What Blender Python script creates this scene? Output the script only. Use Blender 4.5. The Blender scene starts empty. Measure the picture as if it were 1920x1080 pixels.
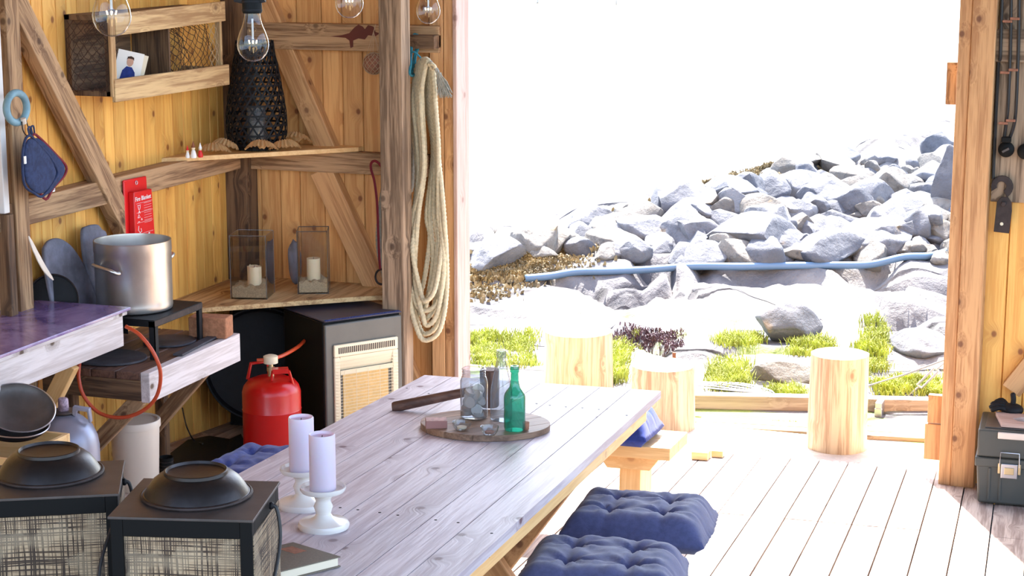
import bpy, bmesh, math, random
from mathutils import Vector, Matrix, noise
random.seed(7)
R = math.radians
scn = bpy.context.scene
COL = scn.collection

# ------------------------------------------------------------------ camera, sky, sun, exposure
CZ = 2.744
F = 3500.0
PITCH = math.atan(690 / F)
YAW = math.atan(1240 / 3567.0)
cd = bpy.data.cameras.new('camera'); cam = bpy.data.objects.new('camera', cd); COL.objects.link(cam)
cam.location = (0, 0, CZ); cam.rotation_euler = (math.pi / 2 - PITCH, 0, YAW)
cd.sensor_width = 36; cd.lens = F / 1920 * 36; cd.clip_end = 6000; cd.clip_start = .05
scn.camera = cam

w = bpy.data.worlds.new('sky'); scn.world = w; w.use_nodes = True
nt = w.node_tree; nt.nodes.clear()
sky = nt.nodes.new('ShaderNodeTexSky'); sky.sky_type = 'NISHITA'; sky.sun_disc = False
SUN_EL, SUN_AZ = R(57), R(19.3)          # azimuth from +Y towards -X
sky.sun_elevation = SUN_EL; sky.sun_rotation = -SUN_AZ
sky.air_density = 1.0; sky.dust_density = 2.0; sky.ozone_density = 1.0
bg = nt.nodes.new('ShaderNodeBackground'); bg.inputs[1].default_value = 0.60
wo = nt.nodes.new('ShaderNodeOutputWorld')
hs = nt.nodes.new('ShaderNodeHueSaturation'); hs.inputs['Saturation'].default_value = .88
nt.links.new(sky.outputs[0], hs.inputs['Color']); nt.links.new(hs.outputs[0], bg.inputs[0]); nt.links.new(bg.outputs[0], wo.inputs[0])

sl = bpy.data.lights.new('sun', 'SUN'); sl.energy = 15.0; sl.angle = R(.55); sl.color = (1, .955, .88)
so = bpy.data.objects.new('sun', sl); COL.objects.link(so)
sdir = Vector((-math.sin(SUN_AZ) * math.cos(SUN_EL), math.cos(SUN_AZ) * math.cos(SUN_EL), math.sin(SUN_EL)))
so.rotation_euler = sdir.to_track_quat('Z', 'Y').to_euler(); so.location = (-4, 14, 12)

scn.view_settings.view_transform = 'Standard'; scn.view_settings.look = 'None'
scn.view_settings.gamma = 1; scn.view_settings.use_curve_mapping = False
scn.view_settings.exposure = 0.9

# ------------------------------------------------------------------ measured picture geometry -> places in the room
def ray(x, y):
    r = x - 960.; u = 540. - y
    f = F * math.cos(PITCH) + u * math.sin(PITCH); z = u * math.cos(PITCH) - F * math.sin(PITCH)
    return Vector((r * math.cos(YAW) - f * math.sin(YAW), r * math.sin(YAW) + f * math.cos(YAW), z))
def pl(px, py, **k):
    a, v = next(iter(k.items())); i = 'xyz'.index(a); r = ray(px, py); o = Vector((0, 0, CZ))
    return o + r * ((v - o[i]) / r[i])
FS = .0847
def zf(x, y): return -FS * ((x + .85) * -.0565 + (y - 9.17) * .9984)
def fl(px, py, h=0):
    n = Vector((-.0565 * FS, .9984 * FS, 1.)); p0 = Vector((-.85, 9.17, h)); r = ray(px, py); o = Vector((0, 0, CZ))
    return o + r * (n.dot(p0 - o) / n.dot(r))
TA = R(3.6); TS = .066
def zt(x, y): return .975 - TS * ((x + 1.737) * -math.sin(TA) + (y - 6.738) * math.cos(TA))
def tb(px, py, h=0):
    n = Vector((-TS * math.sin(TA), TS * math.cos(TA), 1.)); p0 = Vector((-1.737, 6.738, .975 + h)); r = ray(px, py); o = Vector((0, 0, CZ))
    return o + r * (n.dot(p0 - o) / n.dot(r))

# ------------------------------------------------------------------ materials
def srgb(r, g, b):
    f = lambda c: (c / 255 / 12.92) if c / 255 <= .04045 else ((c / 255 + .055) / 1.055) ** 2.4
    return (f(r), f(g), f(b), 1)
class NT:
    def __init__(s, name):
        s.m = bpy.data.materials.new(name); s.m.use_nodes = True; s.t = s.m.node_tree; s.t.nodes.clear()
        s.out = s.n('ShaderNodeOutputMaterial')
    def n(s, ty, **k):
        d = s.t.nodes.new(ty)
        for a, b in k.items(): setattr(d, a, b)
        return d
    def l(s, a, b): s.t.links.new(a, b)
    def math(s, op, a, b=None, c=None):
        d = s.n('ShaderNodeMath', operation=op)
        for i, v in enumerate((a, b, c)):
            if v is None: continue
            if isinstance(v, (int, float)): d.inputs[i].default_value = v
            else: s.l(v, d.inputs[i])
        return d.outputs[0]
    def ramp(s, v, a, b, lo=0., hi=1.):
        d = s.n('ShaderNodeMapRange', interpolation_type='SMOOTHSTEP')
        s.l(v, d.inputs[0]); d.inputs[1].default_value = a; d.inputs[2].default_value = b
        d.inputs[3].default_value = lo; d.inputs[4].default_value = hi
        return d.outputs[0]
    def mix(s, f, a, b, mode='MIX'):
        d = s.n('ShaderNodeMix', data_type='RGBA', blend_type=mode)
        for i, v in ((0, f), (6, a), (7, b)):
            if isinstance(v, (int, float)): d.inputs[i].default_value = v
            elif isinstance(v, tuple): d.inputs[i].default_value = v
            else: s.l(v, d.inputs[i])
        return d.outputs[2]
    def comb(s, x, y, z=0.):
        d = s.n('ShaderNodeCombineXYZ')
        for i, v in enumerate((x, y, z)):
            if isinstance(v, (int, float)): d.inputs[i].default_value = v
            else: s.l(v, d.inputs[i])
        return d.outputs[0]
    def noise(s, vec, scale, detail=3, rough=.55, dist=0.):
        d = s.n('ShaderNodeTexNoise'); s.l(vec, d.inputs['Vector'])
        d.inputs['Scale'].default_value = scale; d.inputs['Detail'].default_value = detail
        d.inputs['Roughness'].default_value = rough; d.inputs['Distortion'].default_value = dist
        return d.outputs[0]
    def bsdf(s, col, rough=.5, metal=0., bump=None, bstr=.3, bdist=.01, spec=.5, **k):
        p = s.n('ShaderNodeBsdfPrincipled')
        for nme, v in (('Base Color', col), ('Roughness', rough), ('Metallic', metal), ('Specular IOR Level', spec)):
            if isinstance(v, (int, float, tuple)): p.inputs[nme].default_value = v
            else: s.l(v, p.inputs[nme])
        for nme, v in k.items(): p.inputs[nme.replace('_', ' ')].default_value = v
        if bump is not None:
            b = s.n('ShaderNodeBump'); b.inputs['Strength'].default_value = bstr; b.inputs['Distance'].default_value = bdist
            s.l(bump, b.inputs['Height']); s.l(b.outputs[0], p.inputs['Normal'])
        s.l(p.outputs[0], s.out.inputs[0]); return s.m
    def obj(s): return s.n('ShaderNodeTexCoord').outputs['Object']

_wc = {}
WOODS = {
 # light, dark, knot, grain amount, knot amount, roughness, island variation
 'amber':   (srgb(240,186,98), srgb(216,146,64),  srgb(120,58,24),  .7, .8, .5, .14),
 'pine':    (srgb(222,168,106), srgb(190,126,68),  srgb(112,54,26),  .7, .8, .55, .12),
 'rough':   (srgb(182,146,108), srgb(118,86,60),   srgb(64,40,26),   1., .7, .8, .10),
 'greyrough':(srgb(168,142,116), srgb(104,84,66),  srgb(60,44,34),   1., .7, .85, .10),
 'darkbeam':(srgb(118,88,62),   srgb(70,48,32),    srgb(40,26,18),   1., .5, .8, .08),
 'orange':  (srgb(206,158,108), srgb(166,116,72), srgb(96,52,30), .9, .8, .6, .08),
 'crate':   (srgb(206,174,126), srgb(160,124,84),  srgb(84,56,36),   1., .6, .8, .10),
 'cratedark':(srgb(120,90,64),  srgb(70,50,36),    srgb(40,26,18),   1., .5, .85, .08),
 'table':   (srgb(206,198,204), srgb(172,158,166), srgb(104,78,86),   .9, 1., .48, .08),
 'deck':    (srgb(188,170,158), srgb(140,120,110), srgb(90,70,60),   1., .4, .7, .18),
 'bench':   (srgb(238,196,136), srgb(214,160,98),  srgb(150,90,50),  .6, .4, .5, .05),
 'whitewood':(srgb(214,204,202), srgb(178,164,160), srgb(84,64,50),  .8, 1., .6, .05),
 'stump':   (srgb(208,184,152), srgb(170,140,110), srgb(120,88,62),  1., .5, .8, .0),
 'board':   (srgb(150,118,94),  srgb(104,76,58),   srgb(60,42,32),   .9, .4, .55, .25),
 'oldbrown':(srgb(112,78,62),   srgb(74,48,38),    srgb(40,26,22),   .9, .4, .6, .08),
 'greybeam':(srgb(176,160,146), srgb(140,122,110),  srgb(90,74,64),   .9, .2, .85, .05),
 'reddish': (srgb(190,160,148), srgb(164,132,118),  srgb(100,56,40),  .8, .5, .6, .08),
}
def W(kind, ax='X'):
    key = (kind, ax)
    if key in _wc: return _wc[key]
    lt, dk, kn, ga, ka, ro, iv = WOODS[kind]
    s = NT('wood_%s_%s' % key)
    sep = s.n('ShaderNodeSeparateXYZ'); s.l(s.obj(), sep.inputs[0])
    o = {'X': (0, 1, 2), 'Y': (1, 0, 2), 'Z': (2, 0, 1)}[ax]
    a, b, c = (sep.outputs[i] for i in o)
    g = s.n('ShaderNodeNewGeometry'); rnd = g.outputs['Random Per Island']
    oi = s.n('ShaderNodeObjectInfo').outputs['Random']
    rr = s.math('ADD', rnd, oi)
    # knots in the plane of the face
    v2 = s.comb(s.math('MULTIPLY_ADD', rr, 31., s.math('MULTIPLY', a, .8)), s.math('ADD', b, c), 0.)
    vo = s.n('ShaderNodeTexVoronoi'); vo.voronoi_dimensions = '2D'; s.l(v2, vo.inputs['Vector']); vo.inputs['Scale'].default_value = 5.5
    d = vo.outputs['Distance']
    csep = s.n('ShaderNodeSeparateColor'); s.l(vo.outputs['Color'], csep.inputs[0])
    on = s.ramp(csep.outputs[0], .52, .56)
    knot = s.math('MULTIPLY', s.ramp(d, .095, .04), on)
    halo = s.math('MULTIPLY', s.ramp(d, .34, .03), on)
    # grain, bent around the knots
    bb = s.math('MULTIPLY_ADD', halo, .035, b)
    vg = s.comb(s.math('MULTIPLY_ADD', rr, 23., s.math('MULTIPLY', a, .55)), s.math('MULTIPLY', bb, 9.), s.math('MULTIPLY', c, 9.))
    n1 = s.noise(vg, 2.6, 4, .6, .6)
    vf = s.comb(s.math('MULTIPLY', a, 3.), s.math('MULTIPLY', bb, 70.), s.math('MULTIPLY', c, 70.))
    n2 = s.noise(vf, 1.6, 3, .6)
    gr = s.math('MULTIPLY_ADD', s.math('SUBTRACT', n2, .5), .55, n1)
    f = s.ramp(gr, .36, .66, 0., ga)
    col = s.mix(f, lt, dk)
    col = s.mix(s.math('MULTIPLY', halo, .28 * ka), col, kn)
    col = s.mix(s.math('MULTIPLY', knot, ka), col, kn)
    hs = s.n('ShaderNodeHueSaturation'); s.l(col, hs.inputs['Color'])
    s.l(s.math('MULTIPLY_ADD', s.math('SUBTRACT', rnd, .5), iv * 2, 1.), hs.inputs['Value'])
    _wc[key] = s.bsdf(hs.outputs[0], ro, bump=gr, bstr=.35, bdist=.004)
    return _wc[key]

_sc = {}
def S(name, col, rough=.5, metal=0., var=.0, vs=20., bump=0., bs=60., **k):
    if name in _sc: return _sc[name]
    s = NT(name); c = col; bh = None
    if var:
        n = s.noise(s.obj(), vs, 5, .6)
        dk = tuple(x * (1 - var) for x in col[:3]) + (1,)
        c = s.mix(s.ramp(n, .35, .65), col, dk)
    if bump: bh = s.noise(s.obj(), bs, 4, .6)
    _sc[name] = s.bsdf(c, rough, metal, bump=bh, bstr=bump, bdist=.004, **k)
    return _sc[name]

def thin_glass(name, tint, refl=.9, rough=.02, body=0.):
    if name in _sc: return _sc[name]
    s = NT(name)
    tr = s.n('ShaderNodeBsdfTransparent'); lw = s.n('ShaderNodeLayerWeight'); lw.inputs[0].default_value = .5
    s.l(s.mix(s.ramp(lw.outputs['Facing'], .45, 1.), tint, tuple(c * (.38 if name != 'green_glass' else .5) for c in tint[:3]) + (1,)), tr.inputs[0])
    gl = s.n('ShaderNodeBsdfGlossy'); gl.inputs['Roughness'].default_value = rough; gl.inputs[0].default_value = (refl, refl, refl, 1)
    fr = s.n('ShaderNodeLayerWeight'); fr.inputs[0].default_value = .35
    fac = s.ramp(fr.outputs['Facing'], .25, 1.05, .05, .85)
    mx = s.n('ShaderNodeMixShader'); s.l(fac, mx.inputs[0]); s.l(tr.outputs[0], mx.inputs[1]); s.l(gl.outputs[0], mx.inputs[2])
    o = mx.outputs[0]
    if body:
        df = s.n('ShaderNodeBsdfPrincipled'); df.inputs['Base Color'].default_value = tint; df.inputs['Roughness'].default_value = .08
        m2 = s.n('ShaderNodeMixShader'); m2.inputs[0].default_value = body
        s.l(o, m2.inputs[1]); s.l(df.outputs[0], m2.inputs[2]); o = m2.outputs[0]
    s.l(o, s.out.inputs[0]); _sc[name] = s.m; return s.m

M = {}
M['black'] = S('black_paint', (.005, .005, .005, 1), .6, spec=.18)
M['iron'] = S('dark_iron', srgb(58, 46, 44), .6, .3, .4, 30, .3)
M['castblack'] = S('cast_black', (.009, .009, .011, 1), .6, 0, .2, 14, .3, 80, spec=.25)
M['plateblack'] = S('dark_plate', srgb(92, 84, 80), .45, .4, .25, 10)
M['bowl'] = S('bowl_metal', srgb(66, 62, 62), .38, .75, .35, 9, .1, 60)
M['alu'] = S('aluminium', srgb(205, 200, 196), .34, .95, .12, 6, .06, 40)
M['steel'] = S('steel', srgb(190, 190, 195), .3, .95)
M['brass'] = S('brass', srgb(196, 178, 140), .35, .8)
M['red'] = S('red_enamel', srgb(196, 22, 18), .28, 0, .1, 5)
M['redplastic'] = S('red_plastic', srgb(214, 24, 26), .4)
M['white'] = S('white_plastic', srgb(222, 204, 186), .45)
M['whitelabel'] = S('white_label', srgb(240, 240, 240), .5)
M['ceramic'] = S('white_ceramic', srgb(226, 220, 214), .18)
M['wax'] = S('candle_wax', srgb(212, 200, 216), .42, Subsurface_Weight=.25)
M['waxwarm'] = S('cream_wax', srgb(240, 222, 190), .5, Subsurface_Weight=.2)
M['navy'] = S('navy_cloth', srgb(72, 78, 120), .85, 0, .2, 60, .15, 300, Sheen_Weight=.25)
M['navybright'] = S('bright_navy_cloth', srgb(34, 56, 136), .85, 0, .25, 60, .15, 300, Sheen_Weight=.1)
M['mitt'] = S('quilted_blue_cloth', srgb(44, 58, 96), .9, 0, .4, 40, .6, 70)
M['burgundy'] = S('burgundy_trim', srgb(120, 24, 40), .8)
M['teal'] = S('teal_rope', srgb(52, 138, 158), .8, 0, .3, 60, .4, 200)
M['ring'] = S('pale_teal_ring', srgb(124, 162, 178), .5, 0, .25, 15)
M['rope'] = S('natural_rope', srgb(214, 200, 166), .85, 0, .22, 70, .3, 220)
M['ropegrey'] = S('grey_rope', srgb(160, 158, 146), .85, 0, .22, 70, .3, 220)
M['cord'] = S('net_cord', srgb(66, 44, 34), .9)
M['cordlight'] = S('pale_net_cord', srgb(176, 150, 120), .9)
M['slate'] = S('slate', srgb(122, 122, 136), .75, 0, .4, 9, .9, 22)
M['darkslate'] = S('dark_slate', srgb(74, 70, 76), .7, 0, .35, 10, .5, 25)
M['brick'] = S('brown_brick', srgb(176, 118, 84), .9, 0, .3, 40, .7, 120)
M['sand'] = S('shell_sand', srgb(206, 182, 148), .95, 0, .35, 220, 1., 300)
M['shell'] = S('scallop_shell', srgb(244, 206, 150), .55, 0, .18, 30)
M['stain'] = S('dark_red_stain', srgb(92, 34, 22), .6)
M['toolbox'] = S('dark_grey_plastic', srgb(64, 66, 62), .5, 0, .1, 8)
M['heater'] = S('heater_sheet', srgb(96, 94, 88), .42, .1, .12, 5)
M['heatertop'] = S('heater_top', srgb(70, 66, 82), .45, .1, .2, 8)
M['cream'] = S('cream_plastic', srgb(228, 212, 180), .4)
M['ceramictile'] = S('radiant_tile', srgb(222, 184, 120), .7, 0, .12, 60)
M['hose'] = S('orange_hose', srgb(190, 70, 34), .4)
M['cable'] = S('black_cable', (.02, .018, .018, 1), .5)
M['bluepipe'] = S('blue_grey_pipe', srgb(86, 112, 140), .45)
M['alucyl'] = S('grey_painted_cylinder', srgb(150, 152, 170), .35, .3, .06, 5)
M['cardboard'] = S('book_cloth', srgb(116, 106, 92), .8, 0, .2, 200)
M['paper'] = S('book_paper', srgb(226, 214, 190), .8)
M['matchbox'] = S('matchbox_card', srgb(150, 104, 96), .6)
M['cork'] = S('cork', srgb(158, 106, 82), .8, 0, .3, 90)
M['greybox'] = S('grey_fibre', srgb(150, 138, 122), .9, 0, .3, 40)
M['kelp'] = S('seaweed', srgb(160, 140, 100), .6, 0, .6, 7)
M['purplekelp'] = S('purple_seaweed', srgb(96, 70, 78), .6, 0, .4, 20)
M['grass'] = S('grass', srgb(172, 182, 74), .7, 0, .45, 8)
M['windowwhite'] = S('pale_paint', srgb(226, 222, 220), .5)
M['rustrod'] = S('rust', srgb(150, 92, 66), .8, .1, .3, 20)
M['glass'] = thin_glass('clear_glass', (.95, .95, .94, 1))
M['glassthick'] = thin_glass('clear_thick_glass', (.70, .73, .77, 1), .9, .03, .10)
M['green'] = thin_glass('green_glass', srgb(96, 190, 166), .9, .03, .14)
M['tealight'] = S('tealight_cup', srgb(206, 194, 184), .45, .35)
M['dishglass'] = thin_glass('dish_glass', (.88, .89, .90, 1), .9, .03, .03)
M['photo'] = S('photo_paper', srgb(236, 232, 228), .3)

def mk_marble():
    s = NT('violet_marble'); o = s.obj()
    n = s.noise(o, 2.2, 6, .65, 1.8); n2 = s.noise(o, 9, 5, .6, 1.)
    c = s.mix(s.ramp(n, .35, .65), srgb(150, 128, 172), srgb(96, 76, 128))
    c = s.mix(s.ramp(n2, .58, .7, 0, .6), c, srgb(180, 150, 160))
    return s.bsdf(c, .09, 0, spec=.8)
M['marble'] = mk_marble()
def mk_weave():
    s = NT('woven_cane'); sep = s.n('ShaderNodeSeparateXYZ'); s.l(s.obj(), sep.inputs[0])
    h = s.math('ADD', sep.outputs[0], sep.outputs[1]); z = sep.outputs[2]
    def strands(a, b, fr):
        j = s.noise(s.comb(s.math('MULTIPLY', a, 2.), s.math('MULTIPLY', b, 7.)), 3., 3)
        t = s.math('MULTIPLY_ADD', j, .010, b)
        n = s.noise(s.comb(s.math('MULTIPLY', a, 4.), s.math('MULTIPLY', t, fr)), 1., 1, .5)
        return n
    a1 = strands(h, z, 330.); a2 = strands(z, h, 330.)
    k = s.math('MAXIMUM', s.ramp(a1, .47, .58), s.ramp(a2, .47, .58))
    c = s.mix(k, srgb(182, 156, 124), srgb(58, 44, 34))
    c = s.mix(s.ramp(s.noise(s.obj(), 14, 3), .45, .62, 0, .35), c, srgb(196, 176, 146))
    return s.bsdf(c, .7, bump=k, bstr=.6, bdist=.003)
M['weave'] = mk_weave()
def mk_rock(name, lt, dk, sc=1.):
    s = NT(name); o = s.n('ShaderNodeNewGeometry').outputs['Position']
    n = s.noise(o, 1.3 * sc, 6, .62, .3); n2 = s.noise(o, 11 * sc, 6, .7)
    c = s.mix(s.ramp(n, .38, .62), lt, dk)
    c = s.mix(s.ramp(n2, .5, .68, 0, .55), c, srgb(62, 64, 70))
    c = s.mix(s.ramp(s.noise(o, 3.1 * sc, 3), .66, .72, 0, .4), c, srgb(150, 120, 70))
    h = s.math('MULTIPLY_ADD', n2, .5, n)
    return s.bsdf(c, .85, bump=h, bstr=.7, bdist=.06)
M['rock'] = mk_rock('grey_rock', srgb(118, 118, 122), srgb(84, 86, 94))
M['rockwarm'] = mk_rock('warm_granite', srgb(130, 126, 120), srgb(100, 94, 88), 1.6)
def mk_ground():
    s = NT('coastal_bedrock'); g = s.n('ShaderNodeNewGeometry'); o = g.outputs['Position']
    sep = s.n('ShaderNodeSeparateXYZ'); s.l(o, sep.inputs[0]); y = sep.outputs[1]; z = sep.outputs[2]
    n = s.noise(o, .9, 7, .62, .4); n2 = s.noise(o, 7, 6, .7)
    c = s.mix(s.ramp(n, .36, .64), srgb(128, 124, 122), srgb(88, 86, 90))
    c = s.mix(s.ramp(n2, .56, .72, 0, .5), c, srgb(54, 54, 60))
    vc = s.n('ShaderNodeTexVoronoi'); vc.feature = 'DISTANCE_TO_EDGE'; mp = s.n('ShaderNodeMapping'); mp.inputs['Scale'].default_value = (.55, 1.5, .6); mp.inputs['Rotation'].default_value = (0, 0, .5); s.l(s.mix(.12, o, s.n('ShaderNodeTexNoise').outputs[1]), mp.inputs[0]); s.l(mp.outputs[0], vc.inputs['Vector']); vc.inputs['Scale'].default_value = .9
    crack = s.ramp(vc.outputs['Distance'], .035, .0)
    c = s.mix(s.math('MULTIPLY', crack, s.ramp(s.noise(o, 1.1, 4), .42, .6)), c, srgb(40, 38, 42))
    gv = s.noise(o, 1.7, 4, .6)
    near = s.ramp(y, 14.2, 11.6)
    gm = s.math('MULTIPLY', near, s.ramp(gv, .50, .60))
    c = s.mix(s.math('MULTIPLY', gm, .85), c, srgb(120, 136, 50))
    wet = s.ramp(z, -1.12, -1.4)
    c = s.mix(s.math('MULTIPLY', wet, s.ramp(s.noise(o, 2.6, 5, .7), .38, .55)), c, srgb(98, 78, 44))
    return s.bsdf(c, .85, bump=s.math('MULTIPLY_ADD', s.math('SUBTRACT', n2, crack), .4, n), bstr=.8, bdist=.10)
M['ground'] = mk_ground()
def mk_sea():
    s = NT('sea_water'); o = s.n('ShaderNodeNewGeometry').outputs['Position']
    mp = s.n('ShaderNodeMapping'); s.l(o, mp.inputs[0]); mp.inputs['Rotation'].default_value = (0, 0, R(20)); mp.inputs['Scale'].default_value = (.8, 2.2, 1)
    n = s.noise(mp.outputs[0], 1.2, 6, .65, .5)
    return s.bsdf(s.mix(s.ramp(n, .42, .58), srgb(92, 122, 146), srgb(50, 78, 108)), .30, bump=n, bstr=1., bdist=.30, spec=1.)
M['sea'] = mk_sea()
def mk_slab():
    s = NT('pale_slab'); o = s.obj(); n = s.noise(o, 3, 6, .7); n2 = s.noise(o, 40, 4, .7)
    c = s.mix(s.ramp(n, .35, .65), srgb(214, 206, 196), srgb(176, 166, 156))
    return s.bsdf(c, .9, bump=n2, bstr=.4, bdist=.01)
M['slab'] = mk_slab()

# ------------------------------------------------------------------ mesh helpers
def new(): return bmesh.new()
def bx(bm, x0, x1, y0, y1, z0, z1, rot=None, piv=None):
    vs = [bm.verts.new((x, y, z)) for x in (x0, x1) for y in (y0, y1) for z in (z0, z1)]
    for f in ((0, 1, 3, 2), (4, 6, 7, 5), (0, 4, 5, 1), (2, 3, 7, 6), (0, 2, 6, 4), (1, 5, 7, 3)):
        bm.faces.new([vs[i] for i in f])
    if rot is not None:
        p = Vector(piv or ((x0 + x1) / 2, (y0 + y1) / 2, (z0 + z1) / 2))
        for v in vs: v.co = p + rot @ (v.co - p)
    return vs
def prism(bm, poly, a, b, ax='z'):
    def mk(p, t): return {'z': (p[0], p[1], t), 'y': (p[0], t, p[1]), 'x': (t, p[0], p[1])}[ax]
    A = [bm.verts.new(mk(p, a)) for p in poly]; B = [bm.verts.new(mk(p, b)) for p in poly]; n = len(poly)
    bm.faces.new(A[::-1]); bm.faces.new(B)
    for i in range(n): bm.faces.new((A[i], A[(i + 1) % n], B[(i + 1) % n], B[i]))
def lathe(bm, prof, n=40, c=(0, 0, 0), cap0=True, cap1=True):
    rings = []
    for r, z in prof:
        rings.append([bm.verts.new((c[0] + r * math.cos(2 * math.pi * i / n), c[1] + r * math.sin(2 * math.pi * i / n), c[2] + z)) for i in range(n)])
    for a, b in zip(rings, rings[1:]):
        for i in range(n): bm.faces.new((a[i], a[(i + 1) % n], b[(i + 1) % n], b[i]))
    if cap0: bm.faces.new(rings[0][::-1])
    if cap1: bm.faces.new(rings[-1])
def smooth_path(pts, k=6, closed=False):
    P = [Vector(p) for p in pts]; n = len(P); out = []
    rng = range(n if closed else n - 1)
    for i in rng:
        p0 = P[(i - 1) % n] if (closed or i > 0) else P[0]; p1 = P[i]; p2 = P[(i + 1) % n]
        p3 = P[(i + 2) % n] if (closed or i + 2 < n) else P[-1]
        for j in range(k):
            t = j / k
            out.append(.5 * ((2 * p1) + (-p0 + p2) * t + (2 * p0 - 5 * p1 + 4 * p2 - p3) * t * t + (-p0 + 3 * p1 - 3 * p2 + p3) * t ** 3))
    if not closed: out.append(P[-1].copy())
    return out
def tube(bm, pts, r, n=8, closed=False, twist=None, flat=None):
    P = [Vector(p) for p in pts]; m = len(P)
    T = []
    for i in range(m):
        a = P[(i - 1) % m] if (closed or i > 0) else P[i]; b = P[(i + 1) % m] if (closed or i < m - 1) else P[i]
        t = (b - a); T.append(t.normalized() if t.length > 1e-9 else Vector((0, 0, 1)))
    up = Vector((0, 0, 1)) if abs(T[0].z) < .9 else Vector((1, 0, 0))
    N = (up - T[0] * up.dot(T[0])).normalized(); rings = []; s = 0.
    for i in range(m):
        if i: s += (P[i] - P[i - 1]).length
        N = (N - T[i] * N.dot(T[i])); N = N.normalized() if N.length > 1e-6 else T[i].orthogonal().normalized()
        B = T[i].cross(N); ring = []
        rr = r[i] if isinstance(r, (list, tuple)) else r
        for k in range(n):
            th = 2 * math.pi * k / n; q = rr
            if twist: q = rr * (1 + .34 * abs(math.sin(1.5 * th - s * twist)) - .2)
            ring.append(bm.verts.new(P[i] + (N * math.cos(th) + B * math.sin(th)) * q))
        rings.append(ring)
    for i in range(m if closed else m - 1):
        a = rings[i]; b = rings[(i + 1) % m]
        for k in range(n): bm.faces.new((a[k], a[(k + 1) % n], b[(k + 1) % n], b[k]))
    if not closed: bm.faces.new(rings[0][::-1]); bm.faces.new(rings[-1])
def ob(name, bm, mat, parent=None, loc=(0, 0, 0), rot=(0, 0, 0), smooth=False, bevel=0, seg=2, label=None, sub=0):
    bmesh.ops.recalc_face_normals(bm, faces=bm.faces)
    me = bpy.data.meshes.new(name); bm.to_mesh(me); bm.free(); me.materials.append(mat)
    o = bpy.data.objects.new(name, me); COL.objects.link(o)
    o.location = loc; o.rotation_euler = rot
    if parent is not None: o.parent = parent
    if smooth:
        me.polygons.foreach_set('use_smooth', [True] * len(me.polygons))
        if smooth != 'all': me.set_sharp_from_angle(angle=R(38))
    if bevel:
        md = o.modifiers.new('bevel', 'BEVEL'); md.width = bevel; md.segments = seg; md.limit_method = 'ANGLE'; md.angle_limit = R(50)
    if sub:
        md = o.modifiers.new('sub', 'SUBSURF'); md.levels = sub; md.render_levels = sub
    if label: o['label'] = label
    return o
def tag(o, label=None, cat=None, group=None, kind=None):
    if label: o['label'] = label
    if cat: o['category'] = cat
    if group: o['group'] = group
    if kind: o['kind'] = kind
    return o
def thing(name, label, cat, loc=(0, 0, 0), rz=0, group=None, rot=None):
    o = bpy.data.objects.new(name, None); COL.objects.link(o); o.empty_display_size = .1
    o.location = loc; o.rotation_euler = rot if rot else (0, 0, rz)
    return tag(o, label, cat, group)
def copy_tree(o, parent=None):
    c = o.copy(); COL.objects.link(c); c.parent = parent
    if parent is None and 'label' in c: pass
    for ch in [x for x in bpy.data.objects if x.parent == o]: copy_tree(ch, c)
    return c
def struct(name, bm, mat, **k):
    return tag(ob(name, bm, mat, **k), kind='structure')
def beam(name, p0, p1, w, h, mat_kind, up=(0, 0, 1), bevel=.004, parent=None):
    """squared timber from p0 to p1, length along local X, w across (local Y), h along the up side (local Z)"""
    p0 = Vector(p0); p1 = Vector(p1); x = (p1 - p0); L = x.length; x.normalize()
    z = Vector(up); z = (z - x * z.dot(x)).normalized(); y = z.cross(x)
    m = Matrix((x, y, z)).transposed().to_4x4(); m.translation = p0
    bm = new(); bx(bm, 0, L, -w / 2, w / 2, -h / 2, h / 2)
    o = ob(name, bm, W(mat_kind, 'X'), bevel=bevel); o.matrix_world = m
    if parent is not None:
        o.parent = parent; o.matrix_parent_inverse = parent_mw(parent).inverted()
    return o
def parent_mw(p):
    m = Matrix.LocRotScale(p.location, p.rotation_euler, p.scale)
    return (parent_mw(p.parent) @ m) if p.parent else m
_trim = [0]
def timber(*a, **k):
    _trim[0] += 1
    return tag(beam('trim_%d' % _trim[0], *a, **k), kind='structure')

XW, YW = -4.80, 9.17

# ================================================================== SETTING
# floor of planks, sloping gently down towards the sea
fd = Vector((-.0565, .9984, -FS)).normalized(); fx = Vector((.9984, .0565, 0)); fn = fx.cross(fd)
FM = Matrix((fx, fd, fn)).transposed().to_4x4(); FM.translation = Vector((-.85, 9.17, 0))
def fpt(v, h=0.):       # local coordinates of a world point on the floor
    return FM.inverted() @ Vector(v)
bm = new(); bw = .150; x = -4.6
joints = [fpt(fl(1372, 964))[1], -4.6, -7.2]
i = 0
while x < 3.2:
    g = .003 + random.random() * .005
    js = [.28] + [j + (random.random() - .5) * .01 for j in joints] + [-10.5]
    if i % 2: js = [.28, joints[0] + .0, joints[1] - .8, -10.5]
    for a, b in zip(js, js[1:]):
        bx(bm, x + g / 2, x + bw - g / 2, b + .003, a - .003, -.035, random.uniform(-.0015, .0015))
    x += bw; i += 1
floor = struct('floor', bm, W('deck', 'Y')); floor.matrix_world = FM
# left wall: upright tongue and groove boards
def wall_boards(name, L, z0, z1, bwid, mat, depth=.02):
    bm = new(); n = int(L / bwid + .5); t = 0
    for k in range(n):
        ww = bwid * (1 if k % 3 else 1.25); a, b = t, min(t + ww, L)
        if a >= L: break
        v = .0045
        bx(bm, z0, z1, a, b, -depth - .012, -depth + .001)
        prism(bm, [(a + v, 0), (a + .0012, -.008), (a + .0012, -depth), (b - .0012, -depth), (b - .0012, -.008), (b - v, 0)], z0, z1, 'x')
        t = b
    return bm
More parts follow.
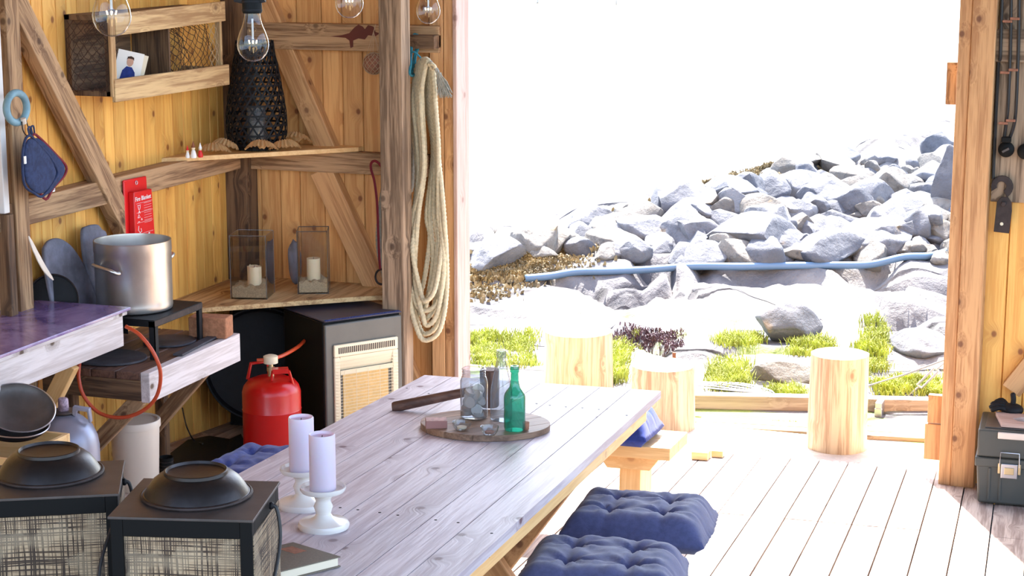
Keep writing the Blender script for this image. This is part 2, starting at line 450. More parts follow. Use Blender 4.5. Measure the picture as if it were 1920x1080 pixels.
# helper frame: local X up, Y along the wall, Z out of the wall into the room
def wall(name, origin, along, out, L, z0, z1, bwid, mat):
    x = Vector((0, 0, 1)); y = Vector(along); z = Vector(out)
    m = Matrix((x, y, z)).transposed().to_4x4(); m.translation = Vector(origin)
    o = struct(name, wall_boards(name, L, z0, z1, bwid, mat), mat); o.matrix_world = m
    return o
wall('wall_left', (XW, YW, 0), (0, -1, 0), (1, 0, 0), 9.6, -.1, 4.9, .088, W('amber', 'X'))
wall('wall_back_left', (-3.50, YW, 0), (-1, 0, 0), (0, -1, 0), 1.30, -.1, 4.9, .118, W('pine', 'X'))
wall('wall_back_right', (2.6, YW, 0), (-1, 0, 0), (0, -1, 0), 3.36, -.1, 4.9, .10, W('amber', 'X'))
bm = new()
for k in range(24): bx(bm, -5.0, 2.7, -.5 + k * .41, -.5 + k * .41 + .405, 4.74, 4.77)
struct('ceiling', bm, W('rough', 'X'))
bm = new(); bx(bm, -3.5, -.76, YW, YW + .03, 4.42, 4.9); struct('wall_back_header', bm, W('pine', 'X'))
# corner post, girts, braces of the left wall
timber((-4.735, YW - .065, 0.0), (-4.735, YW - .065, 4.7), .13, .13, 'darkbeam', up=(0, 1, 0))
timber((-4.752, 6.0, 1.475), (-4.752, 9.05, 1.475), .095, .115, 'rough')
timber((-4.75, 6.945, .15), (-4.75, 6.945, 4.7), .10, .13, 'rough', up=(1, 0, 0))
timber((-4.725, 6.93, 2.50), (-4.725, 7.93, 1.17), .07, .115, 'rough', up=(0, 1, .6))
# girts, post, braces of the back wall
timber((-4.67, YW - .04, 1.468), (-3.64, YW - .04, 1.468), .08, .115, 'rough')
timber((-4.67, YW - .04, 2.135), (-3.56, YW - .04, 2.135), .085, .14, 'rough')
timber((-4.62, YW - .035, 2.40), (-4.21, YW - .035, 1.50), .07, .115, 'orange', up=(1, 0, .4))
timber((-4.26, YW - .035, 1.42), (-3.90, YW - .035, .70), .07, .13, 'orange', up=(1, 0, .4))
timber((-3.90, YW - .035, .60), (-3.60, YW - .035, -.02), .06, .10, 'orange', up=(1, 0, .4))
timber((-4.67, YW - .04, .67), (-3.64, YW - .04, .67), .08, .10, 'rough')
timber((-3.715, 8.86, 0.02), (-3.715, 8.86, 4.7), .12, .125, 'greyrough', up=(1, 0, 0))
# door jamb left: broad boards and the pale outer edge board
timber((-3.585, YW - .03, -.01), (-3.585, YW - .03, 4.5), .06, .075, 'orange', up=(1, 0, 0))
timber((-3.517, YW - .03, -.01), (-3.517, YW - .03, 4.5), .06, .055, 'orange', up=(1, 0, 0))
timber((-3.478, YW + .02, -.02), (-3.478, YW + .02, 4.5), .19, .022, 'reddish', up=(1, 0, 0))
# door post right
timber((-.893, YW - .04, -.0), (-.893, YW - .04, 4.5), .13, .058, 'orange', up=(1, 0, 0))
timber((-.806, YW - .05, -.0), (-.806, YW - .05, 4.5), .14, .112, 'orange', up=(1, 0, 0))
timber((-.94, YW + .10, 1.865), (-.94, YW + .10, 2.07), .04, .10, 'rough', up=(1, 0, 0))
timber((-.963, YW + .05, .28), (-.963, YW + .05, .424), .04, .08, 'orange', up=(1, 0, 0))
timber((-.968, YW + .05, .09), (-.968, YW + .05, .275), .04, .09, 'orange', up=(1, 0, 0))
timber((-.60, YW - .035, .50), (-.30, YW - .035, .95), .07, .10, 'orange', up=(1, 0, -.6))
# pale window frame board at the far left of the picture, by the post
a = pl(14, 300, y=6.84).x
bm = new(); bx(bm, a - .05, a, 6.80, 6.84, 1.50, 2.7); struct('window_1', bm, M['windowwhite'], bevel=.004)
bm = new(); bx(bm, a - .05, a + .01, 6.80, 6.85, .3, 1.495); struct('trim_40', bm, W('darkbeam', 'Z'), bevel=.004)

# ================================================================== CORNER SHELVES
bm = new(); prism(bm, [(-4.80, 8.36), (-4.80, 9.17), (-4.04, 9.17), (-4.04, 9.12)], 1.528, 1.552)
tag(ob('corner_shelf', bm, W('bench', 'Y'), bevel=.002), 'upper triangular wooden corner shelf carrying the shells and the black basket', 'shelf')
bm = new(); prism(bm, [(-4.80, 8.10), (-4.80, 9.17), (-3.76, 9.17), (-3.76, 8.93), (-3.88, 8.86)], .775, .80)
tag(ob('corner_shelf', bm, W('crate', 'Y'), bevel=.002), 'lower wooden corner shelf carrying two glass candle vases', 'shelf')

# ================================================================== BASKET LANTERN on the upper shelf
c = Vector((-4.515, 8.87, 1.553))
t = thing('basket_lantern', 'tall black woven basket lantern on the upper corner shelf', 'basket', c)
prof = [(.10, 0), (.140, .025), (.156, .08), (.159, .15), (.150, .24), (.134, .34), (.116, .44), (.100, .52), (.096, .57)]
def prad(z):
    for (r0, z0), (r1, z1) in zip(prof, prof[1:]):
        if z0 <= z <= z1: return r0 + (r1 - r0) * (z - z0) / (z1 - z0)
    return prof[-1][0]
def ribbon(bm, pts, cen, wd, th=.002):
    P = [Vector(p) for p in pts]; prev = None
    for i, p in enumerate(P):
        a = P[max(i - 1, 0)]; b = P[min(i + 1, len(P) - 1)]; tt = (b - a).normalized()
        nn = Vector((p.x - cen[0], p.y - cen[1], 0)).normalized(); s = tt.cross(nn).normalized() * wd / 2
        q = [bm.verts.new(p + s + nn * th), bm.verts.new(p - s + nn * th), bm.verts.new(p - s - nn * th), bm.verts.new(p + s - nn * th)]
        if prev:
            for k in range(4): bm.faces.new((prev[k], prev[(k + 1) % 4], q[(k + 1) % 4], q[k]))
        prev = q
bm = new()
for k in range(11):
    z = .03 + k * .052; r = prad(z)
    ribbon(bm, [(r * math.cos(a), r * math.sin(a), z) for a in [2 * math.pi * j / 48 for j in range(49)]], (0, 0), .010)
for dd in (1, -1):
    for k in range(18):
        pts = []
        for j in range(40):
            z = .57 * j / 39; a = 2 * math.pi * k / 18 + dd * z * 4.2; r = prad(z) + .003 * dd
            pts.append((r * math.cos(a), r * math.sin(a), z))
        ribbon(bm, pts, (0, 0), .009)
bmesh.ops.translate(bm, verts=bm.verts, vec=(0, 0, 0))
ob('basket_weave', bm, M['castblack'], t)
bm = new(); lathe(bm, [(.105, 0), (.115, .004), (.115, .02), (.10, .02)], 32); ob('base', bm, M['castblack'], t, smooth=True)
bm = new(); lathe(bm, [(.05, .02), (.052, .024), (.052, .22), (.047, .22), (.047, .03)], 28, cap1=False); ob('glass_holder', bm, M['glassthick'], t, smooth=True)
bm = new(); lathe(bm, [(.036, .03), (.036, .14), (.03, .145)], 24); ob('candle', bm, M['waxwarm'], t, smooth=True)

# shells
def shell_bm(w=.12):
    bm = new(); n = 67; rows = 9; top = []; 
    grid = []
    for i in range(rows):
        f = i / (rows - 1); row = []
        for j in range(n):
            a = R(-82) + R(164) * j / (n - 1); rr = w * .5 * (.12 + .95 * f) * (1 + .04 * math.cos(j * math.pi / 3) * f)
            hump = .30 * w * math.sin(math.pi * min(1, f * .92 + .08)) * math.cos(a * .55) + .0055 * math.cos(j * math.pi / 3) * f
            row.append(bm.verts.new((rr * math.sin(a), rr * math.cos(a) - w * .1, max(hump, 0) + .002)))
        grid.append(row)
    for i in range(rows - 1):
        for j in range(n - 1): bm.faces.new((grid[i][j], grid[i][j + 1], grid[i + 1][j + 1], grid[i + 1][j]))
    bmesh.ops.solidify(bm, geom=bm.faces[:], thickness=.003)
    return bm
sh0 = None
for px, py, rz, tl, lab in [(418, 288, 150, 8, 'scallop shell on the upper corner shelf, second shell from the left, fanned over its neighbour'),
                        (398, 291, 190, 0, 'scallop shell on the upper corner shelf, leftmost of the shells beside the little figures'),
                        (487, 289, 180, 6, 'scallop shell in front of the middle of the black basket, standing alone'),
                        (532, 284, 200, 0, 'pale scallop shell on the shelf right of the basket, tucked under another shell'),
                        (552, 279, 170, 14, 'rightmost scallop shell, leaning up on its neighbour by the basket')]:
    p = pl(px, py, z=1.553)
    o = ob('scallop_shell', shell_bm(.165), M['shell'], loc=p + Vector((0, .02, .006 + tl * .0016)), rot=(R(16 + tl * 1.), 0, R(rz + 18)), smooth='all')
    tag(o, lab, 'shell', 'scallop shells on the upper shelf')
# little figures
def figure(px, py, s, cols, lab):
    p = pl(px, py, z=1.553)
    t = thing('figurine', lab, 'figurine', p, 0, 'small painted figures on the upper shelf')
    bm = new(); lathe(bm, [(.012 * s, 0), (.014 * s, .01 * s), (.009 * s, .03 * s), (.006 * s, .036 * s)], 16); ob('body', bm, cols[0], t, smooth=True)
    bm = new(); bmesh.ops.create_uvsphere(bm, u_segments=14, v_segments=8, radius=.0085 * s, matrix=Matrix.Translation((0, 0, .042 * s))); ob('head', bm, M['waxwarm'], t, smooth=True)
    bm = new(); lathe(bm, [(.0095 * s, .046 * s), (.006 * s, .058 * s), (.001, .075 * s)], 14); ob('hat', bm, cols[1], t, smooth=True)
figure(352, 296, .85, (M['whitelabel'], M['redplastic']), 'tiny figure on the shelf end, leftmost and smallest of three, white body')
figure(363, 296, 1.15, (M['whitelabel'], M['rustrod']), 'middle and tallest of three tiny shelf figures, with an orange pointed hat')
figure(376, 295, 1., (M['redplastic'], M['whitelabel']), 'rightmost of three tiny shelf figures, red body beside the shells')

# ================================================================== GLASS VASES with candles
def vase(cx, cy, z, rz, hw, hd, H, lab, ch, cx2, burnt):
    t = thing('candle_vase', lab, 'candle vase', (cx, cy, z), rz)
    bm = new(); th = .004
    bx(bm, -hw, hw, -hd, -hd + th, 0, H); bx(bm, -hw, hw, hd - th, hd, 0, H)
    bx(bm, -hw, -hw + th, -hd + th, hd - th, 0, H); bx(bm, hw - th, hw, -hd + th, hd - th, 0, H); bx(bm, -hw + th, hw - th, -hd + th, hd - th, 0, .006)
    ob('glass_box', bm, M['glass'], t)
    bm = new()
    N = 16; sh = H * .19
    g = [[bm.verts.new((-hw + .006 + (2 * hw - .012) * i / N, -hd + .006 + (2 * hd - .012) * j / N, sh + .02 * noise.noise(Vector((i * .35, j * .35, cx))))) for j in range(N + 1)] for i in range(N + 1)]
    for i in range(N):
        for j in range(N): bm.faces.new((g[i][j], g[i + 1][j], g[i + 1][j + 1], g[i][j + 1]))
    ed = [g[i][0] for i in range(N)] + [g[N][j] for j in range(N)] + [g[i][N] for i in range(N, 0, -1)] + [g[0][j] for j in range(N, 0, -1)]
    lo = [bm.verts.new((v.co.x, v.co.y, .007)) for v in ed]
    for i in range(len(ed)): bm.faces.new((ed[i], lo[i], lo[(i + 1) % len(ed)], ed[(i + 1) % len(ed)]))
    bm.faces.new(lo)
    tag(ob('sand_fill', bm, M['sand'], t), label='coarse shell sand inside the glass')
    bm = new(); n = 28; r = .036; rings = []
    for z0 in (sh - .01, sh + ch * .5, sh + ch):
        rings.append([bm.verts.new((cx2 + (r + (.002 * math.sin(i * 2.1) if burnt else 0)) * math.cos(2 * math.pi * i / n), (r) * math.sin(2 * math.pi * i / n), z0 + (burnt * .012 * noise.noise(Vector((i * .5, z0, 1))) if z0 > sh + ch * .9 else 0))) for i in range(n)])
    c2 = bm.verts.new((cx2, 0, sh + ch - .012))
    for a, b in zip(rings, rings[1:]):
        for i in range(n): bm.faces.new((a[i], a[(i + 1) % n], b[(i + 1) % n], b[i]))
    for i in range(n): bm.faces.new((rings[-1][i], rings[-1][(i + 1) % n], c2))
    bm.faces.new(rings[0][::-1]); cc = ob('candle', bm, M['waxwarm'], t, smooth=True)
    bm = new(); tube(bm, [(cx2, 0, sh + ch - .014), (cx2 + .001, 0, sh + ch + .004)], .0012, 6); ob('wick', bm, M['black'], cc)
    # the rim polish of the glass
    bm = new()
    for a, b in (((-hw, -hd), (hw, -hd)), ((hw, -hd), (hw, hd)), ((hw, hd), (-hw, hd)), ((-hw, hd), (-hw, -hd))):
        tube(bm, [(a[0], a[1], H), (b[0], b[1], H)], .0022, 6)
    for a in ((-hw, -hd), (hw, -hd), (hw, hd), (-hw, hd)): tube(bm, [(a[0], a[1], 0), (a[0], a[1], H)], .0018, 6)
    ob('rim', bm, M['plateblack'] if not burnt else M['glassthick'], t)
vase(-4.455, 8.66, .802, R(14), .095, .095, .335, 'wider square glass vase, left one on the lower corner shelf, with an uneven burnt candle', .095, .01, 1)
vase(-4.205, 8.88, .802, R(22), .080, .080, .335, 'narrower square glass vase, right one on the lower corner shelf, with a smooth round candle', .115, .0, 0)
t = thing('stone', 'rough grey stone standing behind the left glass vase on the lower shelf', 'stone', pl(505, 530, z=.802))
t.location = (-4.38, 9.02, .802)
bm = new(); bmesh.ops.create_icosphere(bm, subdivisions=3, radius=1)
for v in bm.verts: v.co = Vector((v.co.x * .038, v.co.y * .035, v.co.z * .12 + .118)) * (1 + .2 * noise.noise(v.co * 1.5))
ob('stone_body', bm, M['slate'], t, smooth=True)

# ================================================================== NET BOX on the left wall
t = thing('net_crate', 'wooden wall crate with fishing net stretched over its end, holding a photo card', 'wall shelf', (XW, 7.52, 1.945))
D, L_, H_ = .235, 1.09, .372
bm = new()
for a in ((0, .025), (H_ - .025, H_)): bx(bm, .0, D, 0, .02, a[0], a[1])
bx(bm, 0, .028, 0, .02, 0, H_); bx(bm, D - .028, D, 0, .02, 0, H_)
ob('end_frame', bm, W('cratedark', 'Z'), t, bevel=.002)
bm = new(); bx(bm, 0, D - .01, .02, L_, 0, .014); ob('bottom_board', bm, W('cratedark', 'Y'), t)
bm = new(); bx(bm, 0, D - .01, .02, L_, H_ - .014, H_); ob('top_board', bm, W('cratedark', 'Y'), t)
bm = new(); bx(bm, 0.004, .012, .02, .56, .015, H_ - .015); ob('back_board', bm, W('cratedark', 'Y'), t)
bm = new(); bx(bm, .02, D - .012, .56, .575, .015, H_ - .015); ob('divider', bm, W('cratedark', 'Z'), t)
bm = new(); bx(bm, D, D + .014, -.012, .03, .0, H_); ob('corner_board', bm, W('crate', 'Z'), t, bevel=.002)
bm = new(); bx(bm, 0, D, L_ - .02, L_, 0, .06); bx(bm, 0, D, L_ - .02, L_, H_ - .06, H_); bx(bm, D - .03, D, L_ - .02, L_, .06, H_ - .06); ob('end_frame', bm, W('crate', 'Z'), t, bevel=.002)
bm = new(); bx(bm, D + .002, D + .018, .03, L_ + .01, .285, .385, Matrix.Rotation(R(.8), 3, 'X')); ob('slat', bm, W('crate', 'Y'), t, bevel=.003)
bm = new(); bx(bm, D + .002, D + .020, -.0, L_ + .03, -.03, .075, Matrix.Rotation(R(-.5), 3, 'X')); ob('slat', bm, W('crate', 'Y'), t, bevel=.003)
def net(bm, corner, u, v, nu, nv, sag, r, seed):
    C = Vector(corner); u = Vector(u); v = Vector(v); nn = u.cross(v).normalized(); P = {}
    for i in range(nu + 1):
        for j in range(nv + 1):
            a = i / nu; b = j / nv; q = Vector((i * .43, j * .37, seed))
            P[i, j] = C + u * (a + .05 * noise.noise(q)) + v * (b + .05 * noise.noise(q + Vector((9, 3, 1)))) + nn * (sag * math.sin(math.pi * a) * math.sin(math.pi * b) + .01 * noise.noise(q * 2))
    for i in range(nu + 1):
        for j in range(nv + 1):
            if (i + j) % 2: continue
            for di, dj in ((1, 1), (1, -1)):
                if (i + di, j + dj) in P:
                    a, b = P[i, j], P[i + di, j + dj]; tube(bm, [a, (a + b) / 2 + Vector((0, 0, -.003)), b], r, 4)
bm = new(); net(bm, (.01, -.004, .02), (D - .02, 0, 0), (0, 0, H_ - .04), 10, 14, .03, .0016, 3.)
net(bm, (.05, .01, .15), (D - .06, .05, 0), (0, .1, .2), 8, 8, .03, .0014, 5.); ob('fishing_net', bm, M['cord'], t)
bm = new(); net(bm, (D - .02, .60, .05), (0, .46, 0), (-.05, 0, .26), 16, 12, .04, .0017, 8.)
net(bm, (D - .05, .58, .04), (0, .30, .02), (-.1, 0, .25), 12, 10, .04, .0016, 2.); ob('fishing_net', bm, M['cord'], t)
bm = new(); net(bm, (D - .008, .96, .06), (0, .1, 0), (0, 0, .22), 4, 8, .01, .0016, 4.); ob('fishing_net', bm, M['cordlight'], t)
t = thing('photo_card', 'white photo card of a person in blue leaning in the wall crate', 'photo', (XW + .11, 7.72, 1.970), rot=(0, 0, R(-48)))
Hc = .185
bm = new(); bx(bm, 0, .003, 0, .125, 0, Hc, Matrix.Rotation(R(-14), 3, 'X'), (0, 0, 0)); cardo = ob('card', bm, M['photo'], t)
bm = new(); bx(bm, -.006, -.003, .016, .141, 0, Hc, Matrix.Rotation(R(-16), 3, 'X'), (0, 0, 0)); ob('card_back', bm, M['paper'], t)
rr = Matrix.Rotation(R(-14), 3, 'X')
def onc(bm, poly, d): 
    vs = [bm.verts.new(rr @ Vector((d, a, b))) for a, b in poly]; bm.faces.new(vs)
bm = new(); onc(bm, [(.03, .04), (.105, .04), (.096, .09), (.078, .112), (.052, .112), (.036, .09)], .0042); ob('picture_shirt', bm, M['navybright'], cardo)
bm = new(); onc(bm, [(.065 + .016 * math.cos(a), .135 + .022 * math.sin(a)) for a in [k * math.pi / 8 for k in range(16)]], .0042); ob('picture_face', bm, S('skin_print', srgb(196, 150, 126), .5), cardo)
bm = new(); onc(bm, [(.048, .143), (.050, .158), (.065, .163), (.080, .158), (.082, .143), (.076, .150), (.054, .150)], .0046); ob('picture_hair', bm, M['cord'], cardo)

# ================================================================== NET BALL, STAIN, GAFF on back wall
t = thing('net_float', 'small brown glass ball float in string net hanging left of the post', 'net float', pl(701, 119, y=8.98))
bm = new(); bmesh.ops.create_uvsphere(bm, u_segments=28, v_segments=16, radius=.055); ob('ball', bm, M['cork'], t, smooth=True)
bm = new()
for dd in (1, -1):
    for k in range(12):
        pts = []
        for j in range(17):
            th = math.pi * (.04 + .92 * j / 16); a = 2 * math.pi * k / 12 + dd * th * .9
            pts.append((.0575 * math.sin(th) * math.cos(a), .0575 * math.sin(th) * math.sin(a), .0575 * math.cos(th)))
        tube(bm, pts, .0016, 4)
for k in range(5):
    a = 2 * math.pi * k / 5; tube(bm, [(.04 * math.cos(a), .04 * math.sin(a), .04), (0, 0, .165)], .0013, 4)
tube(bm, [(0, 0, .16), (0, .03, .20)], .002, 4)
ob('string_net', bm, M['cordlight'], t)
# stain (paint spill mark of its own shape) on the upper girt
bm = new()
pts = [(618, 68), (640, 66), (655, 62), (664, 52), (672, 46), (680, 50), (684, 55), (690, 47), (700, 50), (704, 60), (712, 62), (704, 68), (690, 66), (684, 74), (672, 72), (662, 76), (662, 88), (657, 90), (655, 76), (648, 71)]
vs = [bm.verts.new(pl(a, b, y=YW - .085)) for a, b in pts]; f = bm.faces.new(vs)
r_ = bmesh.ops.extrude_face_region(bm, geom=[f]); bmesh.ops.translate(bm, verts=[v for v in r_['geom'] if isinstance(v, bmesh.types.BMVert)], vec=(0, .004, 0))
bmesh.ops.triangulate(bm, faces=bm.faces[:])
tag(ob('paint_stain', bm, M['stain']), 'dark red dried paint stain on the upper wall beam', 'stain')
t = thing('gaff_hook', 'dark red iron hook with a ring at its foot, left of the rope coil', 'hook', pl(712, 420, y=8.98))
q = lambda a, b: pl(a, b, y=8.98) - Vector(t.location)
bm = new(); tube(bm, smooth_path([q(722, 330), q(715, 312), q(704, 302), q(696, 306), q(696, 318), q(702, 340), q(707, 380), q(709, 430), q(711, 480), q(713, 505)], 5), .007, 8); ob('hook_rod', bm, M['burgundy'], t, smooth=True)
bm = new(); tube(bm, [q(715 + 11 * math.cos(a), 519 + 14 * math.sin(a)) for a in [k * math.pi / 10 for k in range(20)]], .006, 8, closed=True); ob('ring', bm, M['iron'], t, smooth=True)

# ================================================================== ROPE COIL by the door
t = thing('rope_coil', 'long coil of cream twisted rope hanging between the post and the door', 'rope', pl(795, 100, y=9.02))
O = Vector(t.location)
def rp(px, py, y): return pl(px, py, y=y) - O
bm = new(); nl = 9
rnd = random.Random(4)
pts = []
for k in range(nl):
    fr = k / (nl - 1)
    tx = 787 + 19 * fr; yo = 9.00 - .10 * fr
    bot = [556, 592, 570, 600, 628, 585, 612, 640, 566][k]; xr = [806, 812, 820, 826, 834, 836, 832, 838, 828][k]; xl = [768, 772, 766, 776, 770, 764, 778, 768, 774][k]
    g1, g2 = rnd.uniform(-.02, .02), rnd.uniform(-.02, .02)
    top = 118 - 6 * math.sin(fr * 3.1)
    loop = [(tx - 14, top + 40, yo), (tx - 18 + 4 * fr, 200, yo + g1), (782 + 14 * fr, 320, yo + g1), (xl + 4, 430, yo + g2), (xl, bot - 90, yo - .01), (xl + 14, bot - 22, yo - .03 + g1),
            ((xl + xr) / 2 - 4, bot - 2, yo - .04), (xr - 12, bot - 26, yo - .03), (xr, bot - 110, yo + g2), (xr - 6, 400, yo + g1), (812 + 10 * fr, 280, yo), (tx + 10, 190, yo + .01), (tx + 6, top + 16, yo), (tx - 2, top, yo - .01)]
    pts += [rp(*p) for p in loop]
tube(bm, smooth_path(pts, 34), .0125, 9, twist=150.)
ob('rope_loops', bm, M['rope'], t, smooth='all')
# strands hanging further back, seen left of the post and behind
bm = new()
for k, (a, b2, c2) in enumerate([(772, 724, 716), (776, 728, 712), (778, 733, 722)]):
    tube(bm, smooth_path([rp(a, 170, 9.07), rp(a - 2, 260, 9.08), rp(a - 8, 340 + k * 8, 9.10), rp(b2 + 16, 330, 9.10), rp(b2, 300 + k * 6, 9.1), rp(c2, 400, 9.08), rp(c2 - 2, 470, 9.08), rp(b2, 530, 9.08), rp(b2 + 30, 560, 9.08), rp(a + 4, 520, 9.08)], 30), .0125, 9, twist=150.)
ob('rear_rope_loops', bm, M['ropegrey'], t, smooth='all')
bm = new(); fr_ = random.Random(2)
a0 = rp(813, 124, 8.88); a1 = rp(822, 136, 8.88)
tube(bm, smooth_path([rp(790, 112, 8.95), rp(802, 112, 8.93), a0, a1], 6), .010, 10, twist=150.)
for k in range(110):
    e = rp(820 + 28 * fr_.random(), 168 + 16 * fr_.random(), 8.88 + .03 * fr_.random())
    tube(bm, [a1 + Vector((fr_.uniform(-.01, .01), fr_.uniform(-.01, .01), 0)), (a1 + e) / 2 + Vector((fr_.uniform(-.012, .012), 0, .004)), e], .0022, 4)
ob('frayed_end', bm, M['ropegrey'], t, label='frayed pale blue-grey rope end')
bm = new(); tube(bm, smooth_path([a0 + Vector((-.008, -.01, .014)), a0 + Vector((.012, -.012, .0)), a0 + Vector((0, .004, -.014)), a0 + Vector((-.012, .01, .0))], 6, True), .009, 8, closed=True); ob('knot', bm, M['rope'], t, smooth='all')
bm = new()
for k in range(4):
    dx = k * 2.2
    tube(bm, smooth_path([rp(771 + dx, 72, 9.05), rp(768 + dx * .6, 90, 9.02), rp(764 + dx, 120, 8.92), rp(762 + dx, 138, 8.90), rp(770 + dx, 140, 8.97), rp(776 + dx * .5, 110, 9.05), rp(782 + dx * .6, 84, 9.07), rp(786 + dx * .2, 70, 9.07), rp(778, 64 + k, 9.07)], 6, True), .0055, 8, closed=True, twist=200.)
tube(bm, smooth_path([rp(768, 100, 8.96), rp(778, 98, 8.95), rp(792, 112, 8.95)], 4), .005, 8)
ob('blue_lashing', bm, M['teal'], t, smooth='all', label='teal blue cord lashing at the top')
bm = new(); bx(bm, -3.78, -3.56, 9.02, 9.12, 2.09, 2.16); o = struct('trim_41', bm, W('darkbeam', 'X'), bevel=.004)

# ================================================================== LEFT POST: ring, hook, mitts; little box
t = thing('ring_buoy', 'small pale teal ring hung on the timber post above the oven mitts', 'ring', pl(31, 202, x=-4.60))
bm = new(); n = 36
bmr = new()
q0 = Vector(t.location)
tube(bm, [pl(31 + 19 * math.cos(a), 202 + 28 * math.sin(a), x=-4.60) - q0 for a in [2 * math.pi * k / n for k in range(n)]], .016, 14, closed=True)
ob('ring_body', bm, M['ring'], t, smooth='all'); bmr.free()
bm = new(); g = lambda a, b, x=-4.58: pl(a, b, x=x) - q0
tube(bm, [g(43, 222), g(45, 232)], .012, 10); ob('white_tape', bm, M['white'], t, smooth=True)
bm = new(); tube(bm, smooth_path([g(41, 228), g(43, 244), g(50, 254), g(56, 250), g(52, 236), g(49, 226)], 6), .0028, 6); ob('wire_hook', bm, M['iron'], t, smooth=True)
def mitt(name, poly, x, lab, trim, th=.028):
    c = pl(85, 310, x=x); t = thing(name, lab, 'oven mitt', c)
    P = [pl(a, b, x=x) - c for a, b in poly]
    bm = new(); n = len(P); cen = sum((p for p in P), Vector()) / n
    rings = []
    for k, (s, d) in enumerate([(1.0, 0), (.97, .5), (.86, .85), (.5, 1.), (.15, 1.02)]):
        rings.append([bm.verts.new(cen + (p - cen) * s + Vector((th * .5 * d, 0, 0))) for p in P])
    back = [bm.verts.new(cen + (p - cen) * .97 + Vector((-th * .3, 0, 0))) for p in P]
    for a, b in zip([back] + rings, rings):
        for i in range(n): bm.faces.new((a[i], a[(i + 1) % n], b[(i + 1) % n], b[i]))
    bm.faces.new(rings[-1]); bm.faces.new(back[::-1])
    ob('quilted_body', bm, M['mitt'], t, smooth='all', sub=1)
    bm = new(); tube(bm, smooth_path([p for p in P], 4, True), .006, 8, closed=True); ob('edge_binding', bm, trim, t, smooth='all')
    bm = new(); d = P[0]; tube(bm, smooth_path([d + Vector((0, 0, -.005)), d + Vector((0, -.012, .03)), d + Vector((0, .006, .035)), d + Vector((0, .012, .0))], 5), .004, 6); ob('hanging_loop', bm, M['mitt'], t, smooth=True)
    return t, c, P
mitt('oven_mitt', [(62, 252), (78, 262), (105, 290), (124, 312), (120, 330), (100, 352), (86, 374), (70, 350), (62, 320), (58, 280)], -4.60, 'rear blue quilted oven mitt with burgundy binding, hanging behind the other', M['burgundy'])
t, c, P = mitt('oven_mitt', [(56, 254), (70, 268), (92, 292), (108, 322), (98, 344), (80, 368), (64, 362), (46, 346), (42, 300), (46, 266)], -4.555, 'front blue quilted oven mitt with a white tag, hanging from the post hook', M['mitt'])
bm = new(); e = pl(46, 300, x=-4.535) - c; bx(bm, e.x, e.x + .004, e.y - .006, e.y + .008, e.z - .016, e.z + .016); ob('white_tag', bm, M['whitelabel'], t)
t = thing('small_box', 'small wooden box with a white paper label on the wall beam beside the mitts', 'box', (-4.755, 7.19, 1.534))
bm = new(); bx(bm, -.03, .045, -.05, .03, 0, .055); ob('box_body', bm, W('crate', 'Y'), t, bevel=.003)
bm = new(); bx(bm, .046, .049, -.015, .045, .004, .062); ob('paper_label', bm, M['whitelabel'], t)
bm = new()
for k in range(5): bx(bm, .0492, .0498, -.011, .041, .012 + k * .010, .0145 + k * .010)
ob('printed_lines', bm, M['greybox'], t)

# ================================================================== FIRE BLANKET
t = thing('fire_blanket', 'red fire blanket pouch hanging on the wall beam above the steel pot', 'fire blanket', (-4.70, 7.80, 1.20))
bm = new(); prism(bm, [(.0, 0), (.225, 0), (.215, .31), (.0, .315)], 0.002, .012, 'x')
prism(bm, [(.03, .0), (.22, .0), (.205, .25), (.035, .255)], .012, .045, 'x')
ob('pouch', bm, M['redplastic'], t, bevel=.006, smooth=True)
def text(s, size, mat, parent, loc, rot, name='lettering', label=None, ext=.0006):
    cu = bpy.data.curves.new(name, 'FONT'); cu.body = s; cu.size = size; cu.extrude = ext
    tmp = bpy.data.objects.new(name, cu); COL.objects.link(tmp)
    bpy.context.view_layer.update()
    me = bpy.data.meshes.new_from_object(tmp.evaluated_get(bpy.context.evaluated_depsgraph_get()))
    bpy.data.objects.remove(tmp); me.materials.clear(); me.materials.append(mat)
    o = bpy.data.objects.new(name, me); COL.objects.link(o); o.parent = parent; o.location = loc; o.rotation_euler = rot
    if label: o['label'] = label
    return o
RX = (R(90), 0, R(90))
text('Fire Blanket', .031, M['whitelabel'], t, (.0465, .040, .207), RX)
bm = new(); xx = .0465
def ic(pts, w=.0016): tube(bm, [(xx, a, b) for a, b in pts], w, 4)
ic([(.06, .185), (.09, .185)]); ic([(.065, .18), (.07, .165), (.08, .165), (.085, .18)]); ic([(.075, .16), (.068, .145)]); ic([(.075, .16), (.082, .145)])
ic([(.06, .125), (.07, .14), (.08, .125), (.06, .125)]); ic([(.09, .11), (.095, .12), (.1, .11)]); ic([(.06, .105), (.075, .105)])
ic([(.065, .085), (.06, .065), (.075, .05), (.09, .055)]); ic([(.085, .07), (.09, .055), (.075, .052)])
for z in (.195, .15, .10, .045): ic([(.05, z), (.20, z)], .0006)
for k in range(9): ic([(.12, .19 - k * .012), (.19, .19 - k * .012)], .0006)
ob('pictograms', bm, M['whitelabel'], t)
for yy in (.08, .16):
    bm = new(); prism(bm, [(yy - .006, .04), (yy - .006, .02), (yy - .014, .02), (yy, .002), (yy + .014, .02), (yy + .006, .02), (yy + .006, .04)], .0462, .047, 'x'); ob('arrow', bm, M['whitelabel'], t)
bm = new(); tube(bm, [(.016, .11 + .009 * math.cos(a), .29 + .009 * math.sin(a)) for a in [k * math.pi / 8 for k in range(16)]], .002, 6, closed=True); ob('eyelet', bm, M['steel'], t, smooth=True)

